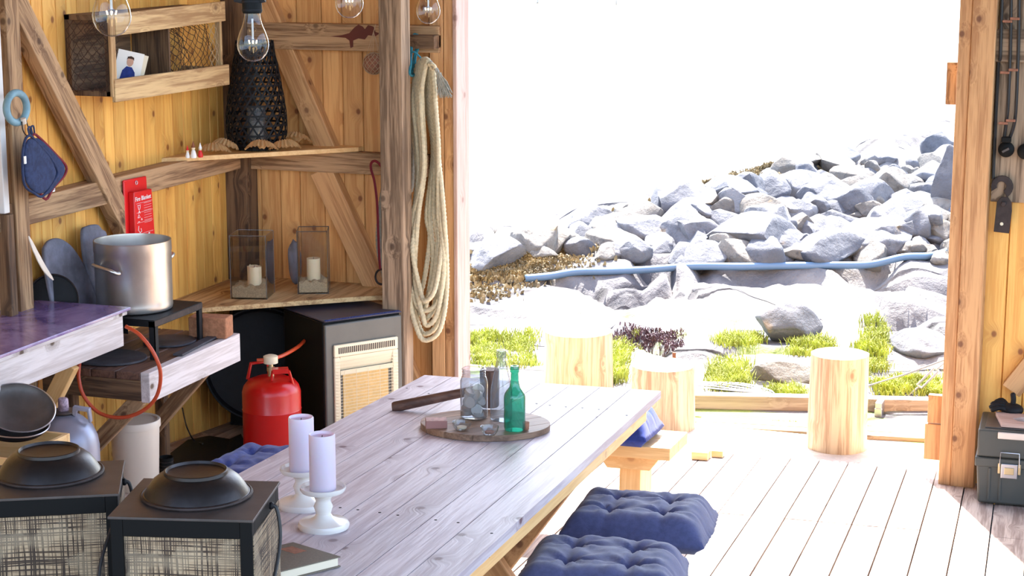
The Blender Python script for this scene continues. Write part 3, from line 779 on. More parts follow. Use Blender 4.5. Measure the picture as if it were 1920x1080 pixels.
# ================================================================== GRILL TABLE
GZ = .78
t = thing('work_table', 'low rough timber work table by the left wall carrying the pot rack', 'table', (-4.45, 7.46, zf(-4.45, 7.46)))
Z0 = t.location[2]
def gl(x, y, z): return (x - t.location[0], y - t.location[1], z - Z0)
def bxw(bm, x0, x1, y0, y1, z0, z1, T=None):
    T = T or t; bx(bm, x0 - T.location[0], x1 - T.location[0], y0 - T.location[1], y1 - T.location[1], z0 - T.location[2], z1 - T.location[2])
bm = new()
for k in range(4): bxw(bm, -4.68 + k * .125, -4.68 + k * .125 + .12, 7.03, 7.88, GZ - .035, GZ)
ob('tabletop', bm, W('oldbrown', 'Y'), t, bevel=.004)
bm = new(); bxw(bm, -4.185, -4.14, 7.035, 7.90, GZ - .135, GZ + .002); ob('apron', bm, W('whitewood', 'Y'), t, bevel=.004, label='pale whitewashed front board')
bm = new(); bxw(bm, -4.69, -4.185, 7.035, 7.07, GZ - .13, GZ - .036); ob('end_board', bm, W('darkbeam', 'X'), t, bevel=.003)
bm = new(); bxw(bm, -4.69, -4.185, 7.86, 7.895, GZ - .13, GZ - .036); ob('end_board', bm, W('darkbeam', 'X'), t, bevel=.003)
for yy in (7.12, 7.72):
    beam('leg', (-4.24, yy, GZ - .14), (-4.70, yy, zf(-4.7, yy) + .03), .045, .07, 'rough', up=(0, 0, 1), parent=t)
for (a, b) in ((7.06, -4.6), (7.86, -4.6)):
    bm = new(); bxw(bm, b, b + .05, a, a + .05, zf(b, a), GZ - .036); ob('leg', bm, W('darkbeam', 'Z'), t, bevel=.003)
# slate plates lying on the table
def plate(name, px, py, r, th, lab, z=GZ + .003, sx=1., seed=1):
    p = pl(px, py, z=z); bm = new(); n = 40
    poly = [((r * sx * (1 + .06 * noise.noise(Vector((math.cos(2 * math.pi * k / n) * 1.4, math.sin(2 * math.pi * k / n) * 1.4, seed))))) * math.cos(2 * math.pi * k / n),
             r * (1 + .06 * noise.noise(Vector((math.cos(2 * math.pi * k / n), math.sin(2 * math.pi * k / n), seed + 5)))) * math.sin(2 * math.pi * k / n)) for k in range(n)]
    prism(bm, poly, 0, th); return tag(ob(name, bm, M['darkslate'], loc=p, bevel=.002, smooth=True), lab, 'slate', 'slate plates on the work table')
plate('slate_plate', 205, 672, .15, .010, 'dark round slate plate on the near end of the work table', sx=1.2)
plate('slate_plate', 318, 641, .125, .010, 'dark round slate plate under the pot rack, further back on the table', seed=3)
bm = new(); a_, b_ = pl(333, 668, z=GZ + .003), pl(402, 632, z=GZ + .003)
tag(beam('slate_strip', a_ + Vector((0, 0, .006)), b_ + Vector((0, 0, .006)), .05, .011, 'oldbrown'), 'thin dark slate strip along the front edge of the work table', 'slate').data.materials[0] = M['darkslate']; bm.free()
# brick
t = thing('brick', 'reddish brown brick on the far corner of the work table', 'brick', (-4.195, 7.80, GZ + .003), R(8))
bm = new(); bx(bm, -.14, .05, -.052, .052, 0, .10); ob('brick_body', bm, M['brick'], t, bevel=.006, smooth=True)
# pot rack
t = thing('pot_rack', 'black angle iron pot rack standing on the work table', 'rack', (-4.45, 7.48, GZ + .003)); HR = .185
x0, x1, y0, y1 = -.22, .215, -.22, .225
bm = new(); bx(bm, x0, x1, y0, y1, HR - .006, HR); bx(bm, x0, x1, y0, y0 + .005, HR - .034, HR - .006); bx(bm, x0, x1, y1 - .005, y1, HR - .034, HR - .006); bx(bm, x0, x0 + .005, y0, y1, HR - .034, HR - .006); bx(bm, x1 - .005, x1, y0, y1, HR - .034, HR - .006)
ob('frame_top', bm, M['castblack'], t, bevel=.001)
bm = new(); bx(bm, x1 + .0005, x1 + .002, y0, y1, HR - .03, HR - .004); ob('worn_edge', bm, M['iron'], t)
for sx in (0, 1):
    for sy in (0, 1):
        bm = new(); ax = x1 if sx else x0; ay = y1 if sy else y0; ux = -1 if sx else 1; uy = -1 if sy else 1
        bx(bm, min(ax, ax + .03 * ux), max(ax, ax + .03 * ux), min(ay, ay + .004 * uy), max(ay, ay + .004 * uy), 0, HR - .006)
        bx(bm, min(ax, ax + .004 * ux), max(ax, ax + .004 * ux), min(ay, ay + .03 * uy), max(ay, ay + .03 * uy), 0, HR - .006)
        ob('leg', bm, M['castblack'], t)
# pot
t = thing('stock_pot', 'large dented aluminium stock pot standing on the black rack', 'pot', (-4.455, 7.465, GZ + .003 + HR + .001))
bm = new(); r, H = .176, .325
lathe(bm, [(r - .012, 0), (r - .002, .006), (r + .001, .02), (r, .035), (r - .001, .05), (r, .06), (r + .001, H - .052), (r + .003, H - .048), (r + .002, H - .004), (r + .003, H), (r - .003, H), (r - .004, H - .01), (r - .004, .01), (r - .02, .004)], 72, cap1=True)
ob('pot_body', bm, M['alu'], t, smooth=True)
for a in (R(-88), R(88)):
    bm = new(); tube(bm, smooth_path([(r, -.07, .222), (r + .018, -.066, .228), (r + .036, -.045, .232), (r + .036, .045, .216), (r + .018, .066, .202), (r, .07, .200)], 5), .0085, 10); ob('handle', bm, M['alu'], t, rot=(0, 0, a - R(12)), smooth=True)
# leaning slates, black pan and blade
def leaning(name, pts, x0, x1, th, mat, lab, cat, zb=GZ + .004):
    """outline given by points on the wall plane; leans from the table (x1) against the wall (x0)"""
    P = [pl(a, b, x=x0) for a, b in pts]; zt_ = max(p.z for p in P); zb_ = min(p.z for p in P); ym = sum(p.y for p in P) / len(P)
    ang = math.atan2(x1 - x0, zt_ - zb); L = (zt_ - zb) / math.cos(ang)
    bm = new(); k = L / (zt_ - zb)
    PP = smooth_path([(p.y - ym, (p.z - zb) * k, 0) for p in P], 4, True); prism(bm, [(p.x + .002 * noise.noise(Vector((i * .8, 0, 3))), p.y) for i, p in enumerate(PP)], -th / 2, th / 2, 'x')
    o = ob(name, bm, mat, loc=(x1, ym, zb), rot=(0, -ang, 0), bevel=th * .35, seg=3, smooth=True)
    return tag(o, lab, cat)
def ov(cx, cy, rx, ry, tilt, n=26, flatb=None):
    out = []
    for k in range(n):
        a = 2 * math.pi * k / n; u, v = rx * math.cos(a), ry * math.sin(a); x = cx + u * math.cos(tilt) - v * math.sin(tilt); y = cy + u * math.sin(tilt) + v * math.cos(tilt)
        out.append((x, min(y, flatb) if flatb else y))
    return out
leaning('slate_slab', [(78, 480), (84, 458), (96, 448), (112, 448), (130, 462), (146, 490), (158, 530), (168, 575), (178, 640), (100, 650), (84, 560)], -4.735, -4.675, .022, M['slate'], 'rounded grey slate slab leaning on the wall, left of the taller slab', 'slate')
leaning('slate_slab', [(152, 436), (162, 424), (180, 421), (188, 430), (196, 442), (200, 520), (204, 640), (172, 645), (165, 560), (152, 500)], -4.735, -4.675, .022, M['slate'], 'tall angular slate slab leaning on the wall right behind the steel pot', 'slate')
t = thing('griddle_pan', 'round black griddle pan leaning behind the marble table', 'pan', pl(100, 562, y=7.17) , rot=(R(80), 0, R(22)))
bm = new(); lathe(bm, [(.110, 0), (.116, .004), (.116, .016), (.111, .016), (.108, .006)], 48); ob('pan_body', bm, M['castblack'], t, smooth=True)
bm = new(); lathe(bm, [(.1165, .014), (.119, .017), (.1165, .020), (.113, .017)], 48, cap0=False, cap1=False); ob('rim', bm, M['iron'], t, smooth=True)
leaning('long_blade', [(53, 443), (58, 452), (70, 490), (81, 520), (79, 523), (66, 505), (56, 470)], -4.66, -4.58, .006, M['white'], 'thin pale blade leaning against the timber post behind the griddle', 'blade', zb=1.05)

# ================================================================== MARBLE TABLE
t = thing('marble_table', 'side table with violet marble slab on a whitewashed timber frame', 'table', (-4.54, 6.35, zf(-4.54, 6.35)))
MZ = 1.05
bm = new(); bxw(bm, -4.80 + .005, -4.285, 5.20, 7.145, MZ - .014, MZ); 
ob('marble_slab', bm, M['marble'], t, bevel=.003)
bm = new(); bxw(bm, -4.35, -4.312, 5.20, 7.12, MZ - .175, MZ - .035); ob('apron', bm, W('whitewood', 'Y'), t, bevel=.003)
bm = new(); bxw(bm, -4.36, -4.298, 5.20, 7.135, MZ - .034, MZ - .015); ob('moulding', bm, W('whitewood', 'Y'), t, bevel=.003)
bm = new(); bxw(bm, -4.74, -4.35, 7.08, 7.12, MZ - .175, MZ - .015); ob('end_board', bm, W('oldbrown', 'X'), t, bevel=.003)
for yy in (5.35, 6.76):
    beam('leg', (-4.36, yy, MZ - .18), (-4.74, yy, zf(-4.74, yy) + .04), .045, .07, 'bench', parent=t)
    bm = new(); bxw(bm, -4.40, -4.35, yy - .2, yy - .15, zf(-4.35, yy - .2), MZ - .175) if yy < 6 else bxw(bm, -4.78, -4.73, yy + .1, yy + .15, zf(-4.75, yy + .1), MZ - .175); ob('leg', bm, W('darkbeam', 'Z'), t, bevel=.003)

# ================================================================== HEATER, GAS BOTTLE, PANS
hx = Vector((-3.66 - -3.93, 8.783 - 8.411, 0)).normalized()
t = thing('gas_heater', 'grey and black cabinet gas heater with a cream grille under the corner shelf', 'heater', (-3.93, 8.411, zf(-3.8, 8.6)), math.atan2(hx.y, hx.x))
HH = .742 - t.location[2]; HW, HD = .46, .44
bm = new(); bx(bm, 0, HW, .02, HD, 0, HH); ob('cabinet', bm, M['black'], t, bevel=.01, seg=3, smooth=True)
bm = new(); bx(bm, .002, HW - .002, -.002, .02, .0, HH - .012)
ob('front_panel', bm, M['heater'], t, bevel=.008, seg=3, smooth=True)
bm = new(); bx(bm, 0, HW, 0, HD, HH, HH + .008); ob('top_panel', bm, M['heatertop'], t, bevel=.004, smooth=True)
bm = new()
for k in range(46): bx(bm, .012 + k * .0096, .017 + k * .0096, .004, .022, HH + .008, HH + .0105)
tag(ob('vent_teeth', bm, M['navybright'], t), label='blue-black row of vent teeth along the top front edge')
fz = HH - .155
bm = new(); X0, X1 = .045, .425
bx(bm, X0, X1, -.018, -.002, fz - .03, fz + .035); 
bx(bm, X0, X0 + .035, -.018, -.002, .05, fz - .03); bx(bm, X1 - .035, X1, -.018, -.002, .05, fz - .03); bx(bm, X0, X1, -.018, -.002, .02, .06)
gp = ob('grille_surround', bm, M['cream'], t, bevel=.006, seg=3, smooth=True)
bm = new()
for k in range(30): bx(bm, X0 + .025 + k * .0113, X0 + .031 + k * .0113, -.0195, -.017, fz - .012, fz + .020)
ob('vent_slots', bm, M['iron'], gp)
bm = new(); prism(bm, [(-.018, fz - .03), (.0, fz - .11), (.0, fz - .03)], X0 + .035, X1 - .035, 'x'); prism(bm, [(-.018, fz - .10), (-.004, fz - .125), (-.018, fz - .125)], X0 + .035, X1 - .035, 'x'); ob('hood', bm, M['cream'], gp, smooth=True)
bm = new(); bx(bm, X0 + .055, X1 - .055, -.006, -.001, .08, fz - .125); ob('radiant_panel', bm, M['ceramictile'], t, label='warm tan radiant tile behind the wires')
bm = new()
z = .07
while z < fz - .05:
    yb = -.030 if z < fz - .09 else -.022
    tube(bm, [(X0 + .005, -.018, z), (X0 + .012, yb, z), (X1 - .012, yb, z), (X1 - .005, -.018, z)], .0013, 5); z += .0165
for k in range(5):
    xk = X0 + .05 + k * (X1 - X0 - .1) / 4; tube(bm, [(xk, -.031, .06), (xk, -.031, fz - .10)], .0015, 5)
ob('wire_guard', bm, M['cream'], t, smooth=True)
bm = new(); tube(bm, smooth_path([(.30, .40, HH + .008), (.30, .40, HH + .03), (.33, .40, HH + .035), (.40, .40, HH + .035), (.42, .40, HH + .03), (.42, .40, HH + .008)], 4), .004, 6)
ob('top_handle', bm, M['castblack'], t, smooth=True)

cb = fl(507, 872); cb = Vector((-4.10, 8.14, 0)); cb.z = zf(cb.x, cb.y)
t = thing('gas_bottle', 'red steel gas bottle standing in front of the heater', 'gas bottle', cb)
def zat(py, y): return pl(507, py, y=y).z
TOP = zat(706, cb.y) - cb.z
bm = new(); r = .146
lathe(bm, [(.10, 0), (.115, .0), (r, .03), (r, TOP * .62), (r + .002, TOP * .63), (r, TOP * .64), (r, TOP - .075), (r - .008, TOP - .045), (r - .03, TOP - .018), (r - .065, TOP - .004), (.02, TOP + .004)], 56)
ob('tank', bm, M['red'], t, smooth=True)
bm = new(); lathe(bm, [(.016, TOP), (.014, TOP + .03), (.02, TOP + .03), (.02, TOP + .05), (.012, TOP + .05), (.012, TOP + .065)], 20)
ob('valve', bm, M['brass'], t, smooth=True)
bm = new(); lathe(bm, [(.020, TOP + .065), (.036, TOP + .07), (.036, TOP + .105), (.030, TOP + .108), (.018, TOP + .112)], 28); ob('regulator', bm, M['cream'], t, smooth=True)
bm = new(); tube(bm, smooth_path([(-.06, -.03, TOP + .085), (-.02, -.01, TOP + .088), (.03, .06, TOP + .094), (.03, .25, TOP + .10), (-.03, .48, TOP + .09), (-.14, .72, TOP + .03)], 6), .0095, 10); ob('gas_hose', bm, M['hose'], t, smooth=True)
for sx in (-1, 1):
    bm = new(); a = [(sx * .035, -.07, TOP + .0), (sx * .045, -.075, TOP + .045), (sx * .115, -.03, TOP + .042), (sx * .118, .0, TOP - .03)] if sx > 0 else [(-.04, .06, TOP + .0), (-.05, .06, TOP + .06), (-.11, .0, TOP + .058), (-.12, -.02, TOP - .02)]
    tube(bm, a, .009, 8)
    if sx > 0: bx(bm, .04, .118, -.078, -.03, TOP + .038, TOP + .062, Matrix.Rotation(R(30), 3, 'Z'))
    ob('carry_handle', bm, M['red'], t, smooth=True)

t = thing('paella_pan', 'large round black pan standing on edge behind the red gas bottle', 'pan', (-4.49, 8.80, .09), rot=(0, 0, 0))
pr = .30; q = Matrix.Rotation(R(28), 4, 'Z') @ Matrix.Rotation(R(80), 4, 'X')
def P_(name, bm, mat): 
    o = ob(name, bm, mat, t, smooth=True); o.matrix_local = Matrix.Translation((0, 0, pr + .01)) @ q; return o
bm = new(); lathe(bm, [(pr - .04, 0), (pr - .015, .012), (pr, .045), (pr + .006, .046), (pr + .004, .050), (pr - .004, .048), (pr - .02, .014), (pr - .045, .005)], 64); P_('pan_body', bm, M['castblack'])
for s in (1, -1):
    bm = new(); tube(bm, smooth_path([(-.055, s * (pr - .01), .045), (-.055, s * (pr + .03), .05), (-.04, s * (pr + .05), .052), (.04, s * (pr + .05), .052), (.055, s * (pr + .03), .05), (.055, s * (pr - .01), .045)], 4), .006, 8); P_('handle', bm, M['iron'])
t = thing('black_tray', 'flat black metal sheet leaning in the dark corner under the work shelf', 'sheet', (-4.5, 8.9, .02))
bm = new(); bx(bm, -.22, .30, 0, .012, 0, .66, Matrix.Rotation(R(-6), 3, 'X')); ob('sheet_body', bm, M['castblack'], t)

# orange hose loop
t = thing('orange_hose', 'loop of orange gas hose hanging from the marble table', 'hose', (-4.24, 7.10, .90))
O = Vector(t.location)
lp = [(236, 612), (262, 628), (288, 662), (301, 700), (294, 742), (268, 770), (228, 783), (186, 774), (158, 744), (148, 712), (148, 690), (150, 672)]
bm = new(); tube(bm, smooth_path([pl(a, b, y=6.93 - .02 * math.sin(k)) - O for k, (a, b) in enumerate(lp)], 8), .0085, 10); ob('hose_body', bm, M['hose'], t, smooth='all')

# ================================================================== grey cylinder, bucket, woks, cup, mat
def at_floor(x, y): return Vector((x, y, zf(x, y)))
p = at_floor(-4.27, 6.55)
t = thing('gas_cylinder', 'pale grey gas cylinder with a collar handle under the marble table', 'gas bottle', p)
TOPz = pl(123, 776, y=6.55).z - p.z
bm = new(); r = .142
lathe(bm, [(.11, 0), (r, .03), (r, TOPz - .14), (r - .006, TOPz - .10), (r - .025, TOPz - .055), (r - .06, TOPz - .02), (.05, TOPz)], 56); ob('tank', bm, M['alucyl'], t, smooth=True)
bm = new(); lathe(bm, [(.042, TOPz - .004), (.05, TOPz + .008), (.056, TOPz + .01), (.056, TOPz + .014), (.03, TOPz + .014)], 32); ob('collar_plate', bm, M['plateblack'], t, smooth=True)
bm = new(); lathe(bm, [(.021, TOPz + .014), (.023, TOPz + .02), (.021, TOPz + .062), (.017, TOPz + .068)], 24); ob('valve_cap', bm, S('printed_cap', srgb(196, 170, 190), .4, 0, .6, 70), t, smooth=True)
for s in (1, -1):
    bm = new(); prism(bm, [(s * .045, .0), (s * .05, .035), (s * .12, .025), (s * .125, -.035), (s * .115, -.035), (s * .11, .012), (s * .065, .018), (s * .06, -.01)], -.02, .012, 'y')
    ob('carry_handle', bm, M['alucyl'], t, loc=(0, -.01, TOPz + .004), rot=(0, 0, R(16)), bevel=.003, smooth=True)
p = at_floor(-4.40, 7.33)
t = thing('white_bucket', 'cream plastic bucket with a lid under the low work table', 'bucket', p)
Hb = pl(250, 785, y=7.33).z - p.z
bm = new(); lathe(bm, [(.098, 0), (.10, .003), (.112, Hb - .05), (.112, Hb - .035)], 56); ob('bucket_body', bm, M['white'], t, smooth=True)
bm = new(); lathe(bm, [(.113, Hb - .036), (.119, Hb - .034), (.119, Hb - .004), (.116, Hb), (.105, Hb), (.103, Hb - .006)], 56); ob('lid', bm, M['white'], t, smooth=True)
# woks: two stacked, tilted pans hanging under the marble table edge
def wok(px, py, y, r, d, rot, lab, mat):
    t = thing('wok', lab, 'wok', pl(px, py, y=y), rot=rot)
    bm = new(); n = 12; prf = [(r * math.sin(R(78) * k / n) / math.sin(R(78)), -d * (math.cos(R(78) * k / n) - math.cos(R(78))) / (1 - math.cos(R(78)))) for k in range(1, n + 1)]
    inn = [(a - .003, b + .003) for a, b in prf][::-1]
    lathe(bm, prf + [(r + .003, .003)] + inn, 56, cap0=True, cap1=True); ob('wok_body', bm, mat, t, smooth=True)
    bm = new(); tube(bm, [((r + .002) * math.cos(2 * math.pi * k / 56), (r + .002) * math.sin(2 * math.pi * k / 56), .003) for k in range(56)], .003, 6, closed=True); ob('rim', bm, M['steel'], t, smooth=True)
    return t
wok(35, 765, 6.13, .140, .055, (R(18), R(24), 0), 'upper brown-black wok tilted towards the room under the marble table', M['plateblack'])
wok(22, 792, 6.11, .145, .06, (R(4), R(12), 0), 'lower black wok lying beneath the tilted one', M['castblack'])
t = thing('wok_crate', 'low pale wooden crate under the woks beside the grey cylinder', 'crate', at_floor(-4.25, 6.05))
zc = pl(22, 792, y=6.11).z - .065 - t.location[2]
bm = new()
for k in range(3): bx(bm, -.2, .2, -.2, -.18, k * zc / 3 + .006, (k + 1) * zc / 3); bx(bm, .18, .2, -.18, .18, k * zc / 3 + .006, (k + 1) * zc / 3); bx(bm, -.2, -.18, -.18, .18, k * zc / 3 + .006, (k + 1) * zc / 3); bx(bm, -.2, .2, .18, .2, k * zc / 3 + .006, (k + 1) * zc / 3)
ob('slats', bm, W('bench', 'X'), t, bevel=.002)
bm = new(); bx(bm, -.18, .18, -.18, .18, 0, .012); ob('bottom', bm, W('bench', 'X'), t)
p = fl(313, 905); t = thing('black_cup', 'small black ribbed metal cup on the floor behind the right box lantern', 'cup', p + Vector((0, 0, .003)))
hc = pl(313, 858, y=p.y).z - p.z
bm = new(); lathe(bm, [(.030, 0), (.034, .004), (.034, hc - .01), (.037, hc), (.033, hc), (.030, .01)], 28); ob('cup_body', bm, M['black'], t, smooth=True)
bm = new()
for k in range(6): tube(bm, [(.0345 * math.cos(a), .0345 * math.sin(a), .02 + k * (hc - .04) / 5) for a in [2 * math.pi * j / 24 for j in range(24)]], .0016, 5, closed=True)
ob('rib', bm, M['iron'], t, smooth=True)
bm = new()
P = [fl(a, b, .012) for a, b in [(318, 850), (352, 826), (392, 815), (430, 822), (452, 815), (470, 850), (420, 858), (380, 868), (330, 872)]]
top = [bm.verts.new(p + Vector((0, 0, .006 * math.sin(i * 2.)))) for i, p in enumerate(P)]; lo = [bm.verts.new(p + Vector((0, 0, -.009))) for p in P]
bm.faces.new(top); bm.faces.new(lo[::-1])
for i in range(len(P)): bm.faces.new((top[i], lo[i], lo[(i + 1) % len(P)], top[(i + 1) % len(P)]))
tag(ob('rubber_mat', bm, M['castblack'], bevel=.002), 'crumpled black rubber mat on the floor left of the red gas bottle', 'mat')
bm = new(); p0 = fl(342, 770, .01); tube(bm, smooth_path([pl(342, 765, y=8.2), pl(346, 785, y=8.1), pl(352, 805, y=8.0), fl(364, 826, .02), fl(380, 832, .02)], 6), .004, 6)
tag(ob('black_cable', bm, M['cable'], smooth=True), 'thin black cable trailing down to the rubber mat', 'cable')

# ================================================================== DINING TABLE
tdir = Vector((-math.sin(TA), math.cos(TA), -TS)).normalized(); tx_ = Vector((math.cos(TA), math.sin(TA), 0)); tn = tx_.cross(tdir)
TM = Matrix((tx_, tdir, tn)).transposed().to_4x4(); TM.translation = Vector((-1.737, 6.738, zt(-1.737, 6.738)))
def tl(px, py, h=0): return TM.inverted() @ tb(px, py, h)
t = thing('dining_table', 'long whitewashed plank dining table in the middle of the room', 'table'); t.matrix_world = TM
TW, TL = .955, 2.84
bm = new(); nb = 8; bw = TW / nb
for k in range(nb):
    v = .0014
    a, b = -TW + k * bw, -TW + (k + 1) * bw
    bx(bm, a + v, b - v, -TL, 0, -.028, 0)
ob('tabletop', bm, W('table', 'Y'), t)
bm = new(); bx(bm, -.055, -.035, -TL + .1, -.10, -.10, -.062); ob('side_rail', bm, W('bench', 'Y'), t, bevel=.003)
bm = new(); bx(bm, -TW + .035, -TW + .055, -TL + .1, -.10, -.10, -.062); ob('side_rail', bm, W('bench', 'Y'), t, bevel=.003)
for yy in (-.10, -.62, -2.2, -TL + .14):
    bm = new(); bx(bm, -TW + .03, -.03, yy - .045, yy + .045, -.062, -.0285); ob('cross_batten', bm, W('bench', 'X'), t, bevel=.003)
def hfl(lx, ly):      # height of the table plane over the floor at a local place
    wp = TM @ Vector((lx, ly, 0)); return wp.z - zf(wp.x, wp.y)
for ly in (-.66, -2.25):
    for s in (0, 1):
        xa, xb = (-.13, -.60) if s else (-TW + .13, -TW + .60)
        dy = .028 if s else -.028
        p0 = TM @ Vector((xa, ly + dy, -.075)); wb = TM @ Vector((xb, ly + dy, -.5)); p1 = Vector((wb.x, wb.y, zf(wb.x, wb.y) + .03))
        beam('leg', p0, p1, .045, .12, 'orange', up=(1, 0, 0), parent=t)
# screws
scr = []
for row, pts in (('near', [(560, 938), (638, 952), (671, 956), (712, 961), (746, 966), (817, 975), (859, 980), (922, 1000)]), ('far', [(763, 728), (804, 738), (905, 750), (1006, 757), (1031, 760), (1061, 763), (1092, 765), (1123, 768), (1175, 779)])):
    for (a, b) in pts:
        q = tl(a, b); bm = new(); lathe(bm, [(.0042, .0), (.0042, .0008), (.002, .0009)], 12); ob('screw', bm, M['black'], t, loc=(q.x, q.y, .0001))

# round serving board
bc = tb(910, 803, .0); bl = tl(910, 803)
t = thing('serving_board', 'round dark plank serving board in the middle of the table', 'board'); m = TM.copy(); m.translation = bc + tn * .001; t.matrix_world = m
bm = new(); r = .222; cuts = [-.222, -.14, -.05, .045, .14, .222]
for a, b in zip(cuts, cuts[1:]):
    n = 14; P = []
    a2, b2 = a + .0008, b - .0008
    for k in range(n + 1):
        x = a2 + (b2 - a2) * k / n; P.append((x, math.sqrt(max(r * r - x * x, 0))))
    Q = [(x, -y) for x, y in P[::-1]]
    poly = [p for i, p in enumerate(P + Q) if not (i and abs(p[0] - (P + Q)[i - 1][0]) < 1e-6 and abs(p[1] - (P + Q)[i - 1][1]) < 1e-4)]
    if abs(poly[0][1] - poly[-1][1]) < 1e-4: poly = poly[:-1]
    prism(bm, poly, 0, .021)
ob('planks', bm, W('board', 'Y'), t, rot=(0, 0, R(-34)), bevel=.0015)
BH = .0225
def onboard(px, py): return tb(px, py, BH + .001)
# green bottle
p = onboard(965, 806)
t = thing('green_bottle', 'green glass bottle without label on the round board', 'bottle', p)
Hg = pl(965, 686, y=p.y).z - p.z
bm = new(); r = .0365
lathe(bm, [(.030, 0), (r - .002, .004), (r, .012), (r, Hg * .52), (r - .003, Hg * .57), (r - .010, Hg * .62), (.018, Hg * .67), (.0145, Hg * .74), (.0125, Hg * .88), (.0125, Hg * .90), (.0155, Hg * .905), (.0155, Hg * .965), (.0135, Hg), (.0095, Hg)], 44, cap1=False)
ob('bottle_glass', bm, M['green'], t, smooth=True)
# clear bottle
p = onboard(940, 788)
t = thing('clear_bottle', 'clear glass bottle with sloping shoulders behind the green bottle', 'bottle', p)
Hg2 = pl(948, 657, y=p.y).z - p.z
bm = new(); r = .038
lathe(bm, [(.032, 0), (r, .006), (r, Hg2 * .42), (r - .006, Hg2 * .56), (.022, Hg2 * .74), (.0145, Hg2 * .88), (.0145, Hg2 * .9), (.017, Hg2 * .91), (.017, Hg2 * .97), (.0155, Hg2), (.012, Hg2)], 44, cap1=False)
ob('bottle_glass', bm, M['glassthick'], t, smooth=True)
# jar
p = onboard(889, 783)
t = thing('glass_jar', 'clear screw-thread glass jar full of tealights on the round board', 'jar', p)
Hj = pl(889, 690, y=p.y).z - p.z
bm = new(); r = .0475
lathe(bm, [(r - .008, 0), (r, .006), (r, Hj - .045), (r - .005, Hj - .03), (r - .008, Hj - .026), (r - .006, Hj - .022), (r - .008, Hj - .018), (r - .006, Hj - .013), (r - .008, Hj - .009), (r - .005, Hj - .003), (r - .008, Hj), (r - .011, Hj)], 48, cap1=False)
ob('jar_glass', bm, M['glassthick'], t, smooth=True)
JL = Vector(t.location)
bm = new(); lathe(bm, [(.019, 0), (.0195, .001), (.0195, .014), (.0185, .014), (.0185, .011)], 24)
tl0 = ob('tealight', bm, M['tealight'], smooth=True); rj = random.Random(5)
spots = [(-.022, -.012, .012, 0, 0), (.02, -.016, .012, 0, 0), (.0, .022, .012, 0, 0), (-.02, -.012, .03, .3, 0), (.018, -.018, .034, 1.3, .6), (-.004, .02, .03, .2, .4), (-.02, .004, .052, 1.2, .2), (.016, .004, .056, .3, .9), (-.002, -.022, .06, 1.4, -.4), (.0, .012, .074, .5, .3), (-.022, .016, .070, 1.1, .8), (.02, -.012, .08, .9, -.6), (-.012, -.012, .088, .2, .5), (.012, .018, .096, 1.3, .1)]
for k, (a, b, c_, rx, ry) in enumerate(spots):
    o = tl0 if k == 0 else tl0.copy()
    if k: COL.objects.link(o)
    o.location = JL + Vector((a, b, c_)); o.rotation_euler = (rx, ry, 0)
    tag(o, 'small metal tealight among those heaped inside the glass jar', 'tealight', 'tealights heaped in the glass jar')
# tealight glasses, with a candle cup in one
for (px, py, s, lab) in ((866, 806, 1., 'low clear glass tealight dish beside the matchbox'), (918, 815, .95, 'clear glass tealight bowl in front of the green bottle, holding a dark stub')):
    p = onboard(px, py); t = thing('tealight_dish', lab, 'candle dish', p)
    bm = new(); r = .032 * s
    lathe(bm, [(r * .55, 0), (r * .7, .003), (r * .95, .016), (r, .026), (r * 1.0, .029), (r * .93, .028), (r * .85, .016), (r * .6, .006)], 36); ob('glass_bowl', bm, M['dishglass'], t, smooth=True)
    bm = new(); lathe(bm, [(r * .5, .0065), (r * .52, .012), (r * .4, .0125)], 24); ob('wax_stub', bm, M['waxwarm'] if px < 900 else M['oldwax'] if 'oldwax' in M else M['cork'], t, smooth=True)
# matchbox
p = onboard(818, 800); t = thing('matchbox', 'dusky pink matchbox on the left of the round board', 'matchbox', p, R(24))
bm = new(); bx(bm, -.036, .036, -.026, .026, 0, .026); ob('sleeve', bm, M['matchbox'], t, bevel=.001)
bm = new(); bx(bm, -.034, .034, -.024, .024, .0262, .0266); ob('printed_top', bm, S('match_print', srgb(196, 150, 140), .6, 0, .35, 60), t)
# cork
p = onboard(986, 806); bm = new(); lathe(bm, [(.009, 0), (.0105, .002), (.0115, .026), (.0105, .028)], 20)
tag(ob('bottle_cork', bm, M['cork'], loc=p, smooth=True), 'small brown cork standing right of the green bottle', 'cork')
# mallet
hp = tb(918, 762, BH + .001)
t = thing('wooden_mallet', 'dark wooden mallet standing on its head, handle pointing left', 'mallet', hp)
Hm = pl(918, 692, y=hp.y).z - hp.z
bm = new(); lathe(bm, [(.030, 0), (.034, .004), (.035, Hm - .004), (.031, Hm)], 32); ob('head', bm, W('oldbrown', 'Z'), t, smooth=True)
zc = Hm * .52; hl = pl(740, 763, y=hp.y - .10) - hp
bm = new(); tube(bm, [(0, 0, zc), (hl.x * .5, hl.y * .5, (zc + hl.z) / 2), (hl.x, hl.y, hl.z), (hl.x * 1.025, hl.y * 1.025, hl.z - .001)], [.015, .0175, .0195, .016], 20); ob('handle', bm, W('oldbrown', 'X'), t, smooth=True)

